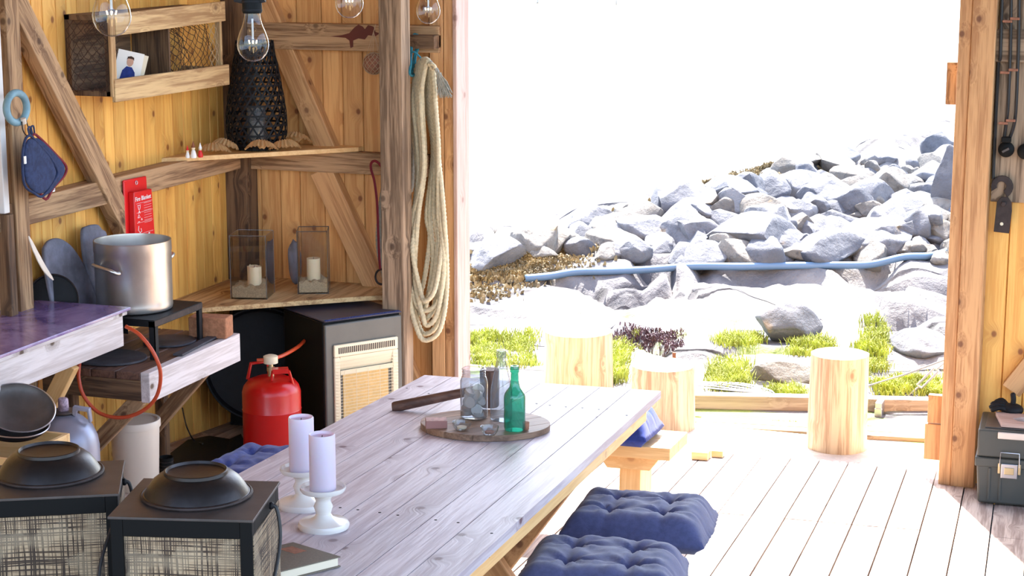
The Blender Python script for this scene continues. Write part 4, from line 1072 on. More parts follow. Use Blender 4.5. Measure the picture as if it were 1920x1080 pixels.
# candles on holders
def candle(px, py, lab, hl_, zsc=1.):
    p = tb(px, py, .001); t = thing('candle_holder', 'white ceramic candle holder, ' + lab, 'candle holder', p, group='white candle holders on the dining table')
    Hh = hl_
    bm = new(); lathe(bm, [(.060, 0), (.068, .003), (.070, .012), (.066, .021), (.040, .026), (.026, .034), (.020, .046), (.023, .058), (.026, .068), (.020, .084), (.022, .092), (.025, .098), (.021, .104), (.040, .110), (.057, .114), (.062, .122), (.062, .130), (.058, .130), (.055, .120)], 56)
    o = ob('holder_body', bm, M['ceramic'], t, smooth=True); o.scale = (1, 1, Hh / .130)
    t2 = thing('pillar_candle', 'pale lilac pillar candle, ' + lab, 'candle', p + Vector((0, 0, Hh * .925)), group='pillar candles on the dining table')
    Hc_ = .155; r = .0355
    bm = new(); lathe(bm, [(r - .001, 0), (r, .002), (r, Hc_ - .004), (r - .002, Hc_), (r - .004, Hc_ - .001), (r - .006, Hc_ - .008), (.004, Hc_ - .014)], 48); ob('candle_body', bm, M['wax'], t2, smooth=True)
    bm = new(); tube(bm, [(0, 0, Hc_ - .014), (.001, 0, Hc_ - .004)], .0012, 6); ob('wick', bm, M['black'], t2)
candle(607, 990, 'the nearer of the two, right one', .118)
candle(568, 951, 'the further of the two, left one', .118)
# book
t = thing('book', 'grey clothbound book lying open-edged at the near end of the table', 'book'); m = TM.copy(); m.translation = tb(540, 1064, .0015); t.matrix_world = m @ Matrix.Rotation(R(-28), 4, 'Z')
bm = new(); bx(bm, -.10, .085, -.12, .10, 0, .003); ob('back_cover', bm, M['cardboard'], t)
bm = new(); bx(bm, -.096, .08, -.115, .095, .003, .024); ob('pages', bm, M['paper'], t)
bm = new(); bx(bm, -.10, .085, -.12, .10, .024, .027); ob('front_cover', bm, M['cardboard'], t, bevel=.001)
bm = new(); bx(bm, -.07, -.01, .03, .07, .0271, .0275); ob('cover_patch', bm, M['cork'], t, label='brown patch printed on the grey cover')

# ================================================================== SIDEBOARD and BOX LANTERNS in the foreground
SZ = 1.16
t = thing('side_counter', 'plain counter at the near end of the table that the two box lanterns stand on', 'counter', at_floor(-2.2, 3.45))
bm = new(); bxw(bm, -2.95, -1.55, 3.15, 3.84, SZ - .03, SZ); ob('countertop', bm, W('rough', 'X'), t, bevel=.004)
for a in (-2.9, -1.65):
    for b in (3.2, 3.74):
        bm = new(); bxw(bm, a, a + .05, b, b + .05, zf(a, b), SZ - .031); ob('leg', bm, W('rough', 'Z'), t)
def box_lantern(corner, ux, w, d, H, lab, bowl_at, bowl_r):
    rz = math.atan2(ux[1], ux[0])
    t = thing('box_lantern', lab, 'lantern', (corner[0], corner[1], SZ + .001), rz, 'box lanterns at the near end of the table')
    e = .028
    bm = new()
    for (x0, y0) in ((0, 0), (w - e, 0), (0, d - e), (w - e, d - e)): bx(bm, x0, x0 + e, y0, y0 + e, 0, H - .006)
    for z0, z1 in ((0, e), (H - .046, H - .006)):
        bx(bm, e, w - e, .0, .006, z0, z1); bx(bm, e, w - e, d - .006, d, z0, z1); bx(bm, 0, .006, e, d - e, z0, z1); bx(bm, w - .006, w, e, d - e, z0, z1)
    ob('frame', bm, M['black'], t, bevel=.0015)
    bm = new(); bx(bm, -.004, w + .004, -.004, d + .004, H - .006, H); ob('top_plate', bm, M['plateblack'], t, bevel=.001)
    for nm, c_ in (('front', (e - .004, w - e + .004, .007, .010)), ('back', (e - .004, w - e + .004, d - .010, d - .007))):
        bm = new(); bx(bm, c_[0], c_[1], c_[2], c_[3], e - .004, H - .04); ob('woven_panel', bm, M['weave'], t)
    for c_ in ((.004, .008), (w - .002, w + .002)):
        bm = new(); bx(bm, c_[0], c_[1], e * .2, d - e * .2, e - .004, H - .04) if c_[0] > .1 else bx(bm, c_[0], c_[1], e, d - e, e - .004, H - .04); ob('woven_panel', bm, M['weave'], t)
    bm = new(); hy = d * .60; tube(bm, smooth_path([(w + .004, hy, H - .022), (w + .020, hy, H - .03), (w + .030, hy - .02, H - .10), (w + .022, hy - .09, H - .19), (w + .014, hy - .20, H - .24), (w + .02, -.02, H - .262), (w * .6, -.025, H - .27), (w * .3, -.022, H - .22), (-.02, -.02, H - .16), (-.022, hy - .10, H - .06), (-.004, hy, H - .022)], 8), .0045, 8)
    ob('rope_handle', bm, M['cable'], t, smooth=True)
    bm = new(); lathe(bm, [(.008, 0), (.009, .006), (.006, .010)], 16); ob('handle_knob', bm, M['castblack'], t, loc=(w + .003, hy, H - .022), rot=(0, R(90), 0), smooth=True)
    r = bowl_r
    t2 = thing('metal_bowl', 'dark metal bowl turned upside down on the ' + lab.split(' of')[0].replace('black box lantern', 'box lantern') , 'bowl', bowl_at, group='upturned bowls on the box lanterns')
    k = r / .122
    bm = new(); lathe(bm, [(.122 * k, 0), (.126 * k, .002), (.126 * k, .006), (.120 * k, .008), (.112 * k, .022), (.100 * k, .038), (.086 * k, .049), (.074 * k, .053), (.073 * k, .060), (.070 * k, .061), (.067 * k, .055), (.03 * k, .051)], 64); ob('bowl_body', bm, M['bowl'], t2, smooth=True)
    bm = new(); tube(bm, [(.125 * k * math.cos(2 * math.pi * j / 64), .125 * k * math.sin(2 * math.pi * j / 64), .004) for j in range(64)], .0042, 8, closed=True); ob('rolled_rim', bm, M['iron'], t2, smooth=True)
LZ = 1.45; HL = LZ - SZ - .001
box_lantern((-2.139, 3.442), (.309, .080), .319, .285, HL, 'right black box lantern of the two, nearest the candles', pl(369, 928, z=LZ + .001), .121)
box_lantern((-2.211 - .883 * .32, 3.595 - .47 * .32), (.883, .47), .32, .27, HL, 'left black box lantern of the two, at the picture corner', pl(93, 888, z=LZ + .001), .121)
bpy.data.objects['metal_bowl']['label'] = 'dark upturned metal bowl on the right box lantern, with a small dent'
bpy.data.objects['metal_bowl.001']['label'] = 'dark upturned metal bowl on the left box lantern, at the left edge'

# ================================================================== BENCHES AND CUSHIONS
def bench_long(x0, x1, ya, yb, lab, h=.45, rz=0.):
    yc = (ya + yb) / 2; xc = (x0 + x1) / 2; hw = (x1 - x0) / 2; hl = (yb - ya) / 2
    t = thing('bench', lab, 'bench'); m = FM.copy(); m.translation = Vector((xc, yc, zf(xc, yc))); t.matrix_world = m
    n = 2; ww = 2 * hw / n
    for k in range(n):
        bm = new(); bx(bm, -hw + k * ww + .002, -hw + (k + 1) * ww - .002, -hl, hl, h - .048, h); ob('seat_plank', bm, W('bench', 'Y'), t, bevel=.003)
    for s in (-1, 1):
        bm = new(); yy = s * (hl - .28); prism(bm, [(-hw + .02, h - .049), (-hw + .06, h - .11), (hw - .06, h - .11), (hw - .02, h - .049)], yy - .03, yy + .03, 'y'); ob('cleat', bm, W('bench', 'X'), t)
        bm = new(); bx(bm, -hw + .09, hw - .09, yy - .022, yy + .022, 0.0, h - .11); ob('leg', bm, W('bench', 'Z'), t, bevel=.003)
    return t
bench_long(-1.70, -1.365, 3.9, 6.13, 'pale pine bench along the right side of the table, under two navy cushions')
bench_long(-3.20, -2.86, 3.9, 6.35, 'pine bench on the left side of the table, mostly hidden behind it', h=.428)
# head bench across the far end
xc, yc = -2.42, 7.31
t = thing('bench', 'short two-plank pine bench across the far end of the table', 'bench'); m = Matrix.Rotation(0, 4, 'Z'); t.location = (xc, yc, zf(xc, yc)); t.rotation_euler = (-math.atan(FS), 0, R(3.2)); 
for k in range(2):
    bm = new(); bx(bm, -.62, .60 + .0, -.195 + k * .197, -.003 + k * .197, .40, .452); ob('seat_plank', bm, W('bench', 'X'), t, bevel=.003)
for s in (-1, 1):
    cxx = s * .42
    bm = new(); prism(bm, [(cxx - .13, .399), (cxx - .09, .345), (cxx + .09, .345), (cxx + .13, .399)], -.16, .16, 'y'); ob('cleat', bm, W('bench', 'X'), t)
    bm = new(); bx(bm, cxx - .045, cxx + .045, -.12, .12, -.0, .345); ob('leg', bm, W('bench', 'Z'), t, bevel=.003)

def cushion(mat, seed, w=.41, d=.44, th=.085, tufts=2):
    bm = new(); N = 44; top, bot = {}, {}
    tp = [(-.5 + (i + 1) / (tufts + 1), -.5 + (j + 1) / (tufts + 1)) for i in range(tufts) for j in range(tufts)]
    tp = [(a * 1.15, b * 1.15) for a, b in tp]
    for i in range(N + 1):
        for j in range(N + 1):
            u = -.5 + i / N; v = -.5 + j / N
            e = min(.5 - abs(u), .5 - abs(v)); eu = max(0, (.5 - abs(u)) * 2); ev = max(0, (.5 - abs(v)) * 2)
            puff = (1 - (1 - min(1, eu * 3.2)) ** 2.4) * (1 - (1 - min(1, ev * 3.2)) ** 2.4)
            dm = 1.; wr = 0.
            for (a, b) in tp:
                dd = math.hypot((u - a), (v - b)); dm *= 1 - .62 * math.exp(-(dd / .05) ** 1.2)
                an = math.atan2(v - b, u - a); wr += .010 * math.exp(-dd / .13) * math.sin(an * 7 + seed + 3 * noise.noise(Vector((a * 9, b * 9, seed)))) * min(1, dd / .05)
            # soft valleys between the tufts
            for a in sorted(set(x for x, _ in tp)): dm *= 1 - .10 * math.exp(-((u - a) / .03) ** 2); dm *= 1 - .10 * math.exp(-((v - a) / .03) ** 2)
            nz = .006 * noise.noise(Vector((u * 9, v * 9, seed))) + .0025 * noise.noise(Vector((u * 30, v * 12, seed)))
            # scalloped outline
            sc = 1 + .018 * noise.noise(Vector((u * 4, v * 4, seed + 7)))
            x = u * w * sc * (1 - .05 * (2 * abs(v)) ** 4 * 0); y = v * d * sc
            hgt = th * (.42 + .58 * puff) * (.45 + .55 * dm) + (nz + wr) * puff
            top[i, j] = bm.verts.new((x, y, hgt)); 
            edge = (i in (0, N) or j in (0, N))
            bot[i, j] = bm.verts.new((x * .94, y * .94, .0 if not edge else .012))
    for i in range(N):
        for j in range(N):
            bm.faces.new((top[i, j], top[i + 1, j], top[i + 1, j + 1], top[i, j + 1])); bm.faces.new((bot[i, j], bot[i, j + 1], bot[i + 1, j + 1], bot[i + 1, j]))
    ring = [(i, 0) for i in range(N)] + [(N, j) for j in range(N)] + [(i, N) for i in range(N, 0, -1)] + [(0, j) for j in range(N, 0, -1)]
    mid = {}
    for (i, j) in ring:
        p = (top[i, j].co + bot[i, j].co) / 2; q = Vector((p.x, p.y, 0)); p += q.normalized() * (.022 + .004 * noise.noise(Vector((i * .5, j * .5, seed)))); mid[i, j] = bm.verts.new(p)
    for a, b in zip(ring, ring[1:] + ring[:1]):
        bm.faces.new((top[a], mid[a], mid[b], top[b])); bm.faces.new((mid[a], bot[a], bot[b], mid[b]))
    return bm
def put_cushion(cx, cy, h, rz, mat, seed, lab, **k):
    o = ob('seat_cushion', cushion(mat, seed, **k), mat, smooth='all')
    m = FM.copy(); m.translation = Vector((cx, cy, zf(cx, cy) + h)); o.matrix_world = m @ Matrix.Rotation(rz, 4, 'Z')
    return tag(o, lab, 'cushion', 'navy tufted seat cushions')
put_cushion(-1.545, 5.735, .452, R(4), M['navy'], 1.3, 'navy tufted cushion on the right bench, the further of two', th=.115, w=.46, d=.46)
put_cushion(-1.475, 5.055, .452, R(7), M['navy'], 4.1, 'navy tufted cushion on the right bench, nearest the camera', th=.115, w=.47, d=.48)
put_cushion(-2.09, 7.31, .454, R(0), M['navybright'], 2.2, 'bright blue ribbed cushion on the short bench at the far end', th=.12, w=.34, d=.36)
put_cushion(-3.06, 5.95, .430, R(3), M['navybright'], 6.2, 'blue cushion on the left bench, peeping out behind the table edge', th=.11, w=.36, d=.62)

# ================================================================== STRING OF BULBS
bulbs = [((-1.536, 2.54, 2.597), 'clear bulb of the string lights, leftmost in front of the wall crate'), ((-1.615, 3.167, 2.513), 'clear bulb in a fully visible black socket in front of the basket'),
         ((-1.641, 3.669, 2.569), 'clear bulb half cut by the picture top, in front of the stained beam'), ((-1.745, 4.382, 2.519), 'clear bulb hanging just above the blue rope lashing'),
         ((-1.812, 4.993, 2.541), 'clear bulb whose tip just shows at the top, first past the door jamb'), ((-1.809, 5.442, 2.486), 'clear bulb in front of the sea with grey shading at its neck'), ((-1.83, 6.382, 2.442), 'rightmost and smallest clear bulb in front of the sea')]
t0 = thing('light_bulb', bulbs[0][1], 'light bulb', bulbs[0][0], group='bulbs of the string lights')
bm = new(); lathe(bm, [(.001, -.030), (.010, -.0285), (.018, -.024), (.025, -.016), (.029, -.006), (.0300, .002), (.0285, .013), (.024, .026), (.0185, .039), (.0155, .050), (.0145, .060), (.0145, .066)], 48, cap0=True, cap1=False); ob('glass_envelope', bm, M['glass'], t0, smooth=True)
bm = new(); lathe(bm, [(.0165, .060), (.0185, .062), (.0185, .085), (.0175, .088), (.0175, .118), (.012, .125), (.012, .14)], 28); sk = ob('socket', bm, M['black'], t0, smooth=True)
bm = new(); lathe(bm, [(.0188, .064), (.0194, .066), (.0188, .068)], 28, cap0=False, cap1=False); lathe(bm, [(.0188, .08), (.0194, .082), (.0188, .084)], 28, cap0=False, cap1=False); ob('collar_ring', bm, M['castblack'], sk, smooth=True)
s = NT('filament_glow'); em = s.n('ShaderNodeEmission'); em.inputs[0].default_value = (1, .72, .35, 1); em.inputs[1].default_value = 5.; s.l(em.outputs[0], s.out.inputs[0]); M['glow'] = s.m
bm = new()
for k in range(6):
    a = 2 * math.pi * k / 6; tube(bm, [(.007 * math.cos(a), .007 * math.sin(a), .004), (.0085 * math.cos(a), .0085 * math.sin(a), .010)], .0011, 5)
ob('filament', bm, M['glow'], t0)
bm = new(); tube(bm, [(0, 0, .006), (0, 0, .05)], .0022, 6); lathe(bm, [(.0085, .0095), (.004, .012), (.001, .012)], 16); ob('stem', bm, M['steel'], t0, smooth=True)
for (loc, lab) in bulbs[1:]:
    c_ = copy_tree(t0); c_.location = loc; c_['label'] = lab
t = thing('light_cable', 'black cable of the string lights sagging overhead', 'cable', (-1.6, 2.0, 2.76))
O = Vector(t.location); pts = [(-1.45, 1.6, 2.80)]
for (l, _) in bulbs: pts.append((l[0], l[1], l[2] + .142))
pts.append((-1.86, 7.6, 2.70)); pts.append((-1.95, 9.12, 4.40))
bm = new(); P = []
for a, b in zip(pts, pts[1:]):
    a, b = Vector(a), Vector(b); P += [a, (a + b) / 2 + Vector((0, 0, -.004))]
P.append(Vector(pts[-1])); P = [Vector((-1.3, .6, 4.7))] + P
tube(bm, smooth_path([p - O for p in P], 5), .0045, 8); ob('cable_run', bm, M['cable'], t, smooth=True)
bm = new(); tube(bm, [pl(440, -2, y=3.16) - O, pl(470, 4, y=3.165) - O, pl(497, -2, y=3.17) - O], .006, 8); ob('cable_bracket', bm, M['cable'], t, smooth=True)

# ================================================================== RIGHT WALL: cables, switch, iron fittings, toolbox
def rw(px, py, y=9.14): return pl(px, py, y=y)
a = rw(1867, 58); b = rw(1867, 115)
bm = new(); bx(bm, a.x, .1, 9.10, 9.135, b.z, a.z + .01); tag(ob('backing_board', bm, W('greyrough', 'X'), bevel=.003), 'short grey backing board across the cables by the door', 'board')
a = rw(1876, 120); b = rw(1862, 378)
bm = new(); bx(bm, a.x - .015, .1, 9.14, 9.165, b.z, a.z + .35); tag(ob('backing_board', bm, W('greyrough', 'Z'), bevel=.003), 'tall weathered board behind the wall switches and cables', 'board')
for (x0, x1, lab) in ((1882, 1868, 'left one of the black cables running down beside the door post'), (1896, 1884, 'middle one of the three wall cables, ending at the round switch'), (1911, 1899, 'right one of the three wall cables, nearest the picture edge')):
    bm = new(); ye = 9.088
    lst = [rw(x0, -8, ye), rw(x0 - 1, 60, ye), rw(x0 - 3, 130, ye), rw((x0 + x1) / 2, 200, ye), rw(x1 + 2, 235, 9.11), rw(x1 + (4 if x1 > 1870 else 0), 262, 9.12)]
    if x1 == 1868: lst = [rw(1879, -8, 9.09), rw(1877, 56, 9.09), rw(1875, 110, 9.09), rw(1872, 118, 9.12), rw(1866, 240, 9.13), rw(1862, 335, 9.13)]
    if x1 == 1899: lst[-1] = rw(1892, 262, 9.12)
    if x1 == 1884: lst[-1] = rw(1882, 262, 9.12)
    tube(bm, smooth_path(lst, 5), .008, 8); tag(ob('wall_cable', bm, M['cable'], smooth=True), lab, 'cable', 'black cables beside the door post')
clips = [(1889, 40, 'upper left cable clip on the cables, level with its pair'), (1903, 35, 'upper right cable clip nearest the picture top'), (1884, 136, 'middle left copper cable clip'), (1900, 131, 'middle right copper cable clip'), (1881, 231, 'lower left copper cable clip above the switch'), (1895, 226, 'lower right copper cable clip above the switch')]
for (px, py, lab) in clips:
    p = rw(px, py, 9.08); bm = new(); bx(bm, -.022, .022, -.006, .004, -.006, .006); o = ob('cable_clip', bm, M['cork'], loc=p, bevel=.002); tag(o, lab, 'clip', 'copper clips on the cables')
p = rw(1886, 281, 9.10)
t = thing('rotary_switch', 'black round rotary switch on the weathered board below the cables', 'switch', p)
bm = new(); lathe(bm, [(.036, -.035), (.038, -.02), (.036, -.004), (.030, 0), (.020, .006)], 32); ob('switch_body', bm, M['black'], t, rot=(R(90), 0, 0), smooth=True)
bm = new(); bx(bm, -.006, .006, -.022, -.004, -.018, .018, Matrix.Rotation(R(60), 3, 'Y')); ob('knob', bm, M['plateblack'], t, bevel=.002)
bm = new(); bx(bm, -.022, .022, -.02, .02, .036, .062); ob('cable_gland', bm, M['black'], t, bevel=.004)
p = rw(1922, 285, 9.10); t = thing('rotary_switch', 'second round switch cut by the right picture edge', 'switch', p)
bm = new(); lathe(bm, [(.036, -.035), (.038, -.02), (.036, -.004), (.030, 0), (.020, .006)], 32); ob('switch_body', bm, M['black'], t, rot=(R(90), 0, 0), smooth=True)
p = rw(1879, 350, 9.13)
t = thing('iron_hook', 'curved dark iron hook fitting on the wall by the door post', 'hook', p)
bm = new(); P = []
for k in range(15):
    a = R(205 - k * 19); P.append((.052 * math.cos(a), .055 * math.sin(a)))
P2 = []
for k in range(14, -1, -1):
    a = R(205 - k * 19); rr2 = .020 + .004 * k / 14; P2.append((rr2 * math.cos(a) - .004, rr2 * math.sin(a) + .004))
prism(bm, P + P2, -.012, 0, 'y'); ob('hook_plate', bm, M['iron'], t, bevel=.002)
p = rw(1881, 402, 9.115)
t = thing('iron_strap', 'flat rusty iron strap with a bolt and a hole hanging below the hook', 'strap', p)
bm = new(); prism(bm, [(-.040, -.085), (.032, -.090), (.040, .02), (.036, .06), (.018, .085), (-.012, .085), (-.032, .06)], -.008, 0, 'y'); ob('strap_plate', bm, M['iron'], t, bevel=.002)
bm = new(); lathe(bm, [(.014, -.008), (.014, .008), (.010, .010)], 6); ob('bolt', bm, M['iron'], t, loc=(.0, -.012, .052), rot=(R(90), 0, 0))
bm = new(); lathe(bm, [(.008, -.001), (.008, .001)], 18); ob('bolt_hole', bm, M['bench'] if 'bench' in M else M['waxwarm'], t, loc=(-.004, -.0095, -.045), rot=(R(90), 0, 0))

tp = at_floor(-.712, 8.70)
t = thing('toolbox', 'dark grey plastic toolbox with a silver latch by the right door post', 'toolbox', tp + Vector((0, 0, .006)), R(2))
def tz(py, y=8.72): return pl(1835, py, y=y).z - tp.z - .006
HB = tz(848); HT = tz(806)
WB, DB = .56, .34
bm = new(); prism(bm, [(.012, 0), (WB, 0), (WB, HB - .05), (0, HB - .05)], 0, DB, 'y'); ob('box_body', bm, M['toolbox'], t, bevel=.012, seg=3, smooth=True)
bm = new(); bx(bm, -.008, WB + .008, -.010, DB + .008, HB - .06, HB - .015); ob('shoulder_band', bm, M['toolbox'], t, bevel=.006, seg=2, smooth=True)
bm = new(); bx(bm, 0, WB, -.002, DB, HB - .015, HT + .01)
lid = ob('lid', bm, M['toolbox'], t, bevel=.010, seg=3, smooth=True)
bm = new(); bx(bm, .03, WB, .03, DB - .03, HT + .010, HT + .016); ob('lid_tray', bm, M['plateblack'], lid, bevel=.002)
for a in (.055, .105, .30):
    bm = new(); bx(bm, a, a + .012, -.006, .002, .02, HB - .065); ob('front_rib', bm, M['toolbox'], t, bevel=.002)
bm = new(); bx(bm, .09, WB, -.012, -.001, HT - .028, HT + .004); ob('lid_strip', bm, M['tealight'], lid, bevel=.004, label='pale silver strip along the lid front')
xl = pl(1893, 870, y=8.70).x - tp.x
bm = new(); bx(bm, xl - .038, xl + .038, -.022, -.010, HB - .105, HB - .035); ob('latch_plate', bm, M['steel'], t, bevel=.003)
bm = new(); bx(bm, xl - .022, xl + .022, -.026, -.021, HB - .085, HB - .052); bx(bm, xl - .052, xl - .040, -.018, -.010, HB - .085, HB - .035); bx(bm, xl + .040, xl + .052, -.018, -.010, HB - .085, HB - .035); ob('latch_button', bm, M['brass'], t, bevel=.002)
bm = new(); tube(bm, [(xl - .045, -.018, HB - .05), (xl - .042, -.018, HB + .018), (xl + .042, -.018, HB + .018), (xl + .045, -.018, HB - .05)], .0025, 8); ob('latch_wire', bm, M['steel'], t, smooth=True)
tt = tp.z + .006 + HT + .018
# hand saw handle on the toolbox
t = thing('saw_handle', 'open wooden saw handle lying on the toolbox lid', 'saw handle', (tp.x + .05, tp.y + .04, tt), R(-2))
bm = new(); poly = [(0, .20), (.05, .0), (.40, .02), (.40, .06), (.12, .055), (.09, .10), (.14, .14), (.40, .15), (.40, .20)]
prism(bm, poly, 0, .022, 'z'); ob('frame_body', bm, W('reddish', 'X'), t, bevel=.002)
# glove
t = thing('work_glove', 'black work glove with raised thumb behind the wooden frame on the toolbox', 'glove', (tp.x + .03, tp.y + .27, tt - .0), R(0))
bm = new()
def finger(pts, r): tube(bm, smooth_path(pts, 4), [r * .9] + [r] * (len(smooth_path(pts, 4)) - 2) + [r * .6], 10)
bmesh.ops.create_uvsphere(bm, u_segments=18, v_segments=12, radius=1, matrix=Matrix.Translation((.10, 0, .030)) @ Matrix.Diagonal((.055, .05, .030, 1)))
for v in bm.verts: v.co.z = max(v.co.z, .0)
for k, (dy, ln, up) in enumerate(((-.03, .075, .012), (-.01, .085, .022), (.012, .08, .03), (.03, .065, .034))):
    finger([(.08, dy, .024 + up * .3), (.05, dy * 1.1, .03 + up), (.08 - ln, dy * 1.2, .012 + up)], .0115)
finger([(.10, 0, .04), (.105, .0, .075), (.10, .0, .112)], .0125)
ob('glove_body', bm, M['castblack'], t, smooth='all')

# ================================================================== OUTSIDE
def shore_x(y): return -8.4 + .25 * (y - 22)
SEA = -1.6
def gh(x, y):
    d = (x - shore_x(y)) * .97
    b = SEA - .5 + (2.02 + .004 * 0) * (1 - math.exp(-max(d + 1.2, 0) / 2.6)) - .012 * max(y - 14, 0)
    if d < -1.2: b = SEA - .5 + (d + 1.2) * .3
    k = min(1, max(0, (y - 11.0) / 4)); v = Vector((x, y, 0))
    n = noise.fractal(v * .33, 1., 2.1, 4) * .30 + (1 - abs(noise.noise(v * .55 + Vector((3, 1, 0))))) ** 3 * .20 - .1
    n += noise.fractal(v * 1.6, .9, 2.1, 3) * .055
    for f_, o_, a_ in ((.42, 5., .30), (.85, 11., .16)):
        c_ = abs(noise.noise(Vector((x * f_ * .7, y * f_ * 1.5, o_)) + Vector((noise.noise(v * .8), noise.noise(v * .8 + Vector((4, 4, 4))), 0)) * .35)); n -= a_ * max(0, 1 - c_ / .06)
    n += .12 * max(0, min(1, (y - 17.5) / 3)) * noise.fractal(v * 2.3, .8, 2., 4)
    # whaleback of smooth rock
    n += .34 * math.exp(-(((x + 3.4) / 3.2) ** 2 + ((y - 17.2) / 1.7) ** 2)) + .22 * math.exp(-(((x + 6.3) / 1.8) ** 2 + ((y - 15.0) / 1.6) ** 2))
    z = b + n * (.12 + .88 * k)
    near = min(1, max(0, (y - 9.9) / 1.6))
    return (-.105 - .005 * (y - 10)) * (1 - near) + min(z, .2) * near if near < 1 else min(z, .25)
bm = new(); NI, NJ = 400, 420; G = []
for j in range(NJ):
    y = 9.46 + 52 * (j / (NJ - 1)) ** 1.9; row = []
    for i in range(NI):
        u = i / (NI - 1); x = -.33 * y + (u - .5) * (9 + .75 * y)
        row.append(bm.verts.new((x, y, gh(x, y))))
    G.append(row)
for j in range(NJ - 1):
    for i in range(NI - 1): bm.faces.new((G[j][i], G[j][i + 1], G[j + 1][i + 1], G[j + 1][i]))
tag(ob('rocky_ground', bm, M['ground'], smooth='all'), kind='structure', label='pale coastal bedrock sloping to the sea')
bm = new(); vs = [bm.verts.new(p) for p in ((-900, 9, SEA), (900, 9, SEA), (900, 2500, SEA), (-900, 2500, SEA))]; bm.faces.new(vs)
tag(ob('sea', bm, M['sea']), kind='structure', label='bright sea')
# slab in front of the door
bm = new(); prism(bm, [(-4.2, 9.46), (.8, 9.46), (.8, 9.98), (-2.4, 10.02), (-4.2, 10.1)], -.13, -.062)
o = tag(ob('doorstep_slab', bm, M['slab'], bevel=.004), kind='structure', label='pale stone slab outside the door')
def gz(x, y): return gh(x, y)
def gp(px, py):            # picture point -> ground point
    o = Vector((0, 0, CZ)); r = ray(px, py).normalized(); t = 8.5
    while t < 70:
        p = o + r * t
        if p.y > 9.5 and p.z < gh(p.x, p.y): return p
        t += .02
    return o + r * 30
# stumps
def stump(px, py, r, H, seed, lab, zb=None):
    p = gp(px, py) if zb is None else pl(px, py, z=zb); p = Vector((p.x, p.y + r, p.z - (.01 if zb is None else 0)))
    t = thing('log_stump', lab, 'stump', p)
    bm = new(); n = 56; rings = []
    for k in range(9):
        z = H * k / 8
        rings.append([bm.verts.new(((r * (1 + .05 * (1 - k / 8)) * (1 + .035 * noise.noise(Vector((math.cos(2 * math.pi * i / n) * 1.5, math.sin(2 * math.pi * i / n) * 1.5, seed + z)))) + .002 * math.sin(i * 5)) * math.cos(2 * math.pi * i / n), (r * (1 + .035 * noise.noise(Vector((math.cos(2 * math.pi * i / n), math.sin(2 * math.pi * i / n), seed)))) + .002 * math.sin(i * 7)) * math.sin(2 * math.pi * i / n), z)) for i in range(n)])
    for a, b in zip(rings, rings[1:]):
        for i in range(n): bm.faces.new((a[i], a[(i + 1) % n], b[(i + 1) % n], b[i]))
    bm.faces.new(rings[0][::-1]); bm.faces.new(rings[-1]); ob('log', bm, W('stump', 'Z'), t, smooth=True)
    bm = new(); lathe(bm, [(r * .93, H), (r * .92, H + .0012), (.001, H + .0015)], 48); ob('sawn_top', bm, S('sawn_wood', srgb(238, 218, 178), .7, 0, .15, 30), t)
    return t
stump(1560, 852, .155, .52, 1., 'tall barkless log stump standing nearest the door opening, right of the other two', zb=-.062)
stump(1065, 768, .20, .44, 2., 'widest log stump, standing behind the far end of the table', zb=-.115)
stump(1226, 815, .178, .36, 3., 'lower log stump between the table corner and the tall stump', zb=-.063)
# offcuts
p = fl(1296, 862); t = thing('wood_offcut', 'larger pale block of sawn wood on the floor by the short bench', 'wood block', p, R(3))
bm = new(); bx(bm, 0, .085, .0, .10, 0.002, .042); ob('block_body', bm, W('bench', 'X'), t, rot=(-.08, 0, 0), bevel=.002)
p = fl(1328, 857); t = thing('wood_offcut', 'smaller pale block touching the larger one, on its right', 'wood block', p, R(3))
bm = new(); bx(bm, .014, .075, .0, .07, 0.002, .036); ob('block_body', bm, W('bench', 'X'), t, rot=(-.08, 0, 0), bevel=.002)
# long beam outside with a clamp
a = Vector((-2.75, 10.27, -.062)); b = Vector((-.9, 10.93, -.085))
t = thing('outdoor_beam', 'long grey squared beam lying across outside the door', 'beam', a)
beam('beam_body', (-2.95, 10.442, -.065), (.2, 11.33, -.09), .09, .085, 'greybeam', parent=t)
bm = new(); cpt = Vector((-1.45, 10.76, -.082)) - a
bx(bm, cpt.x - .02, cpt.x + .02, cpt.y - .055, cpt.y + .055, cpt.z - .045, cpt.z + .052); bx(bm, cpt.x - .022, cpt.x + .022, cpt.y - .062, cpt.y - .05, cpt.z - .07, cpt.z + .02); ob('steel_clamp', bm, M['steel'], t, bevel=.004)
for k, (y0, z0, ww) in enumerate(((10.10, -.115, .09), (10.22, -.12, .10))):
    t = tag(beam('loose_plank', (-2.4, y0 - .0, z0 + .02), (-.4, y0 + .25, z0 + .015), ww, .03, 'greyrough'), ['weathered plank lying outside, next to the doorstep slab', 'weathered plank lying outside, between its twin and the long beam'][k], 'plank', 'weathered planks outside the door')
# rod, coil, turnbuckle, wire, pipe
p = gp(1262, 706); bm = new(); tube(bm, [p + Vector((0, 0, -.05)), p + Vector((.005, 0, .16))], .012, 8); tag(ob('iron_rod', bm, M['rustrod'], smooth=True), 'short rusty iron rod standing in the rock behind the low stump', 'rod')
t = thing('steel_wire_coil', 'flattened loops of grey steel wire on the rock by the long beam', 'wire coil', gp(1350, 742) + Vector((0, 0, .02)))
bm = new()
for k in range(5):
    tube(bm, smooth_path([(.27 * math.cos(2 * math.pi * j / 10) * (1 + .06 * k), .10 * math.sin(2 * math.pi * j / 10) * (1 + .15 * k), .006 * k + .006 * math.sin(j * 2 + k)) for j in range(10)], 5, True), .005, 6, closed=True)
tube(bm, smooth_path([(.27, .05, .01), (.36, -.03, .0), (.46, -.10, -.02)], 5), .005, 6)
ob('wire_loops', bm, M['steel'], t, smooth=True)
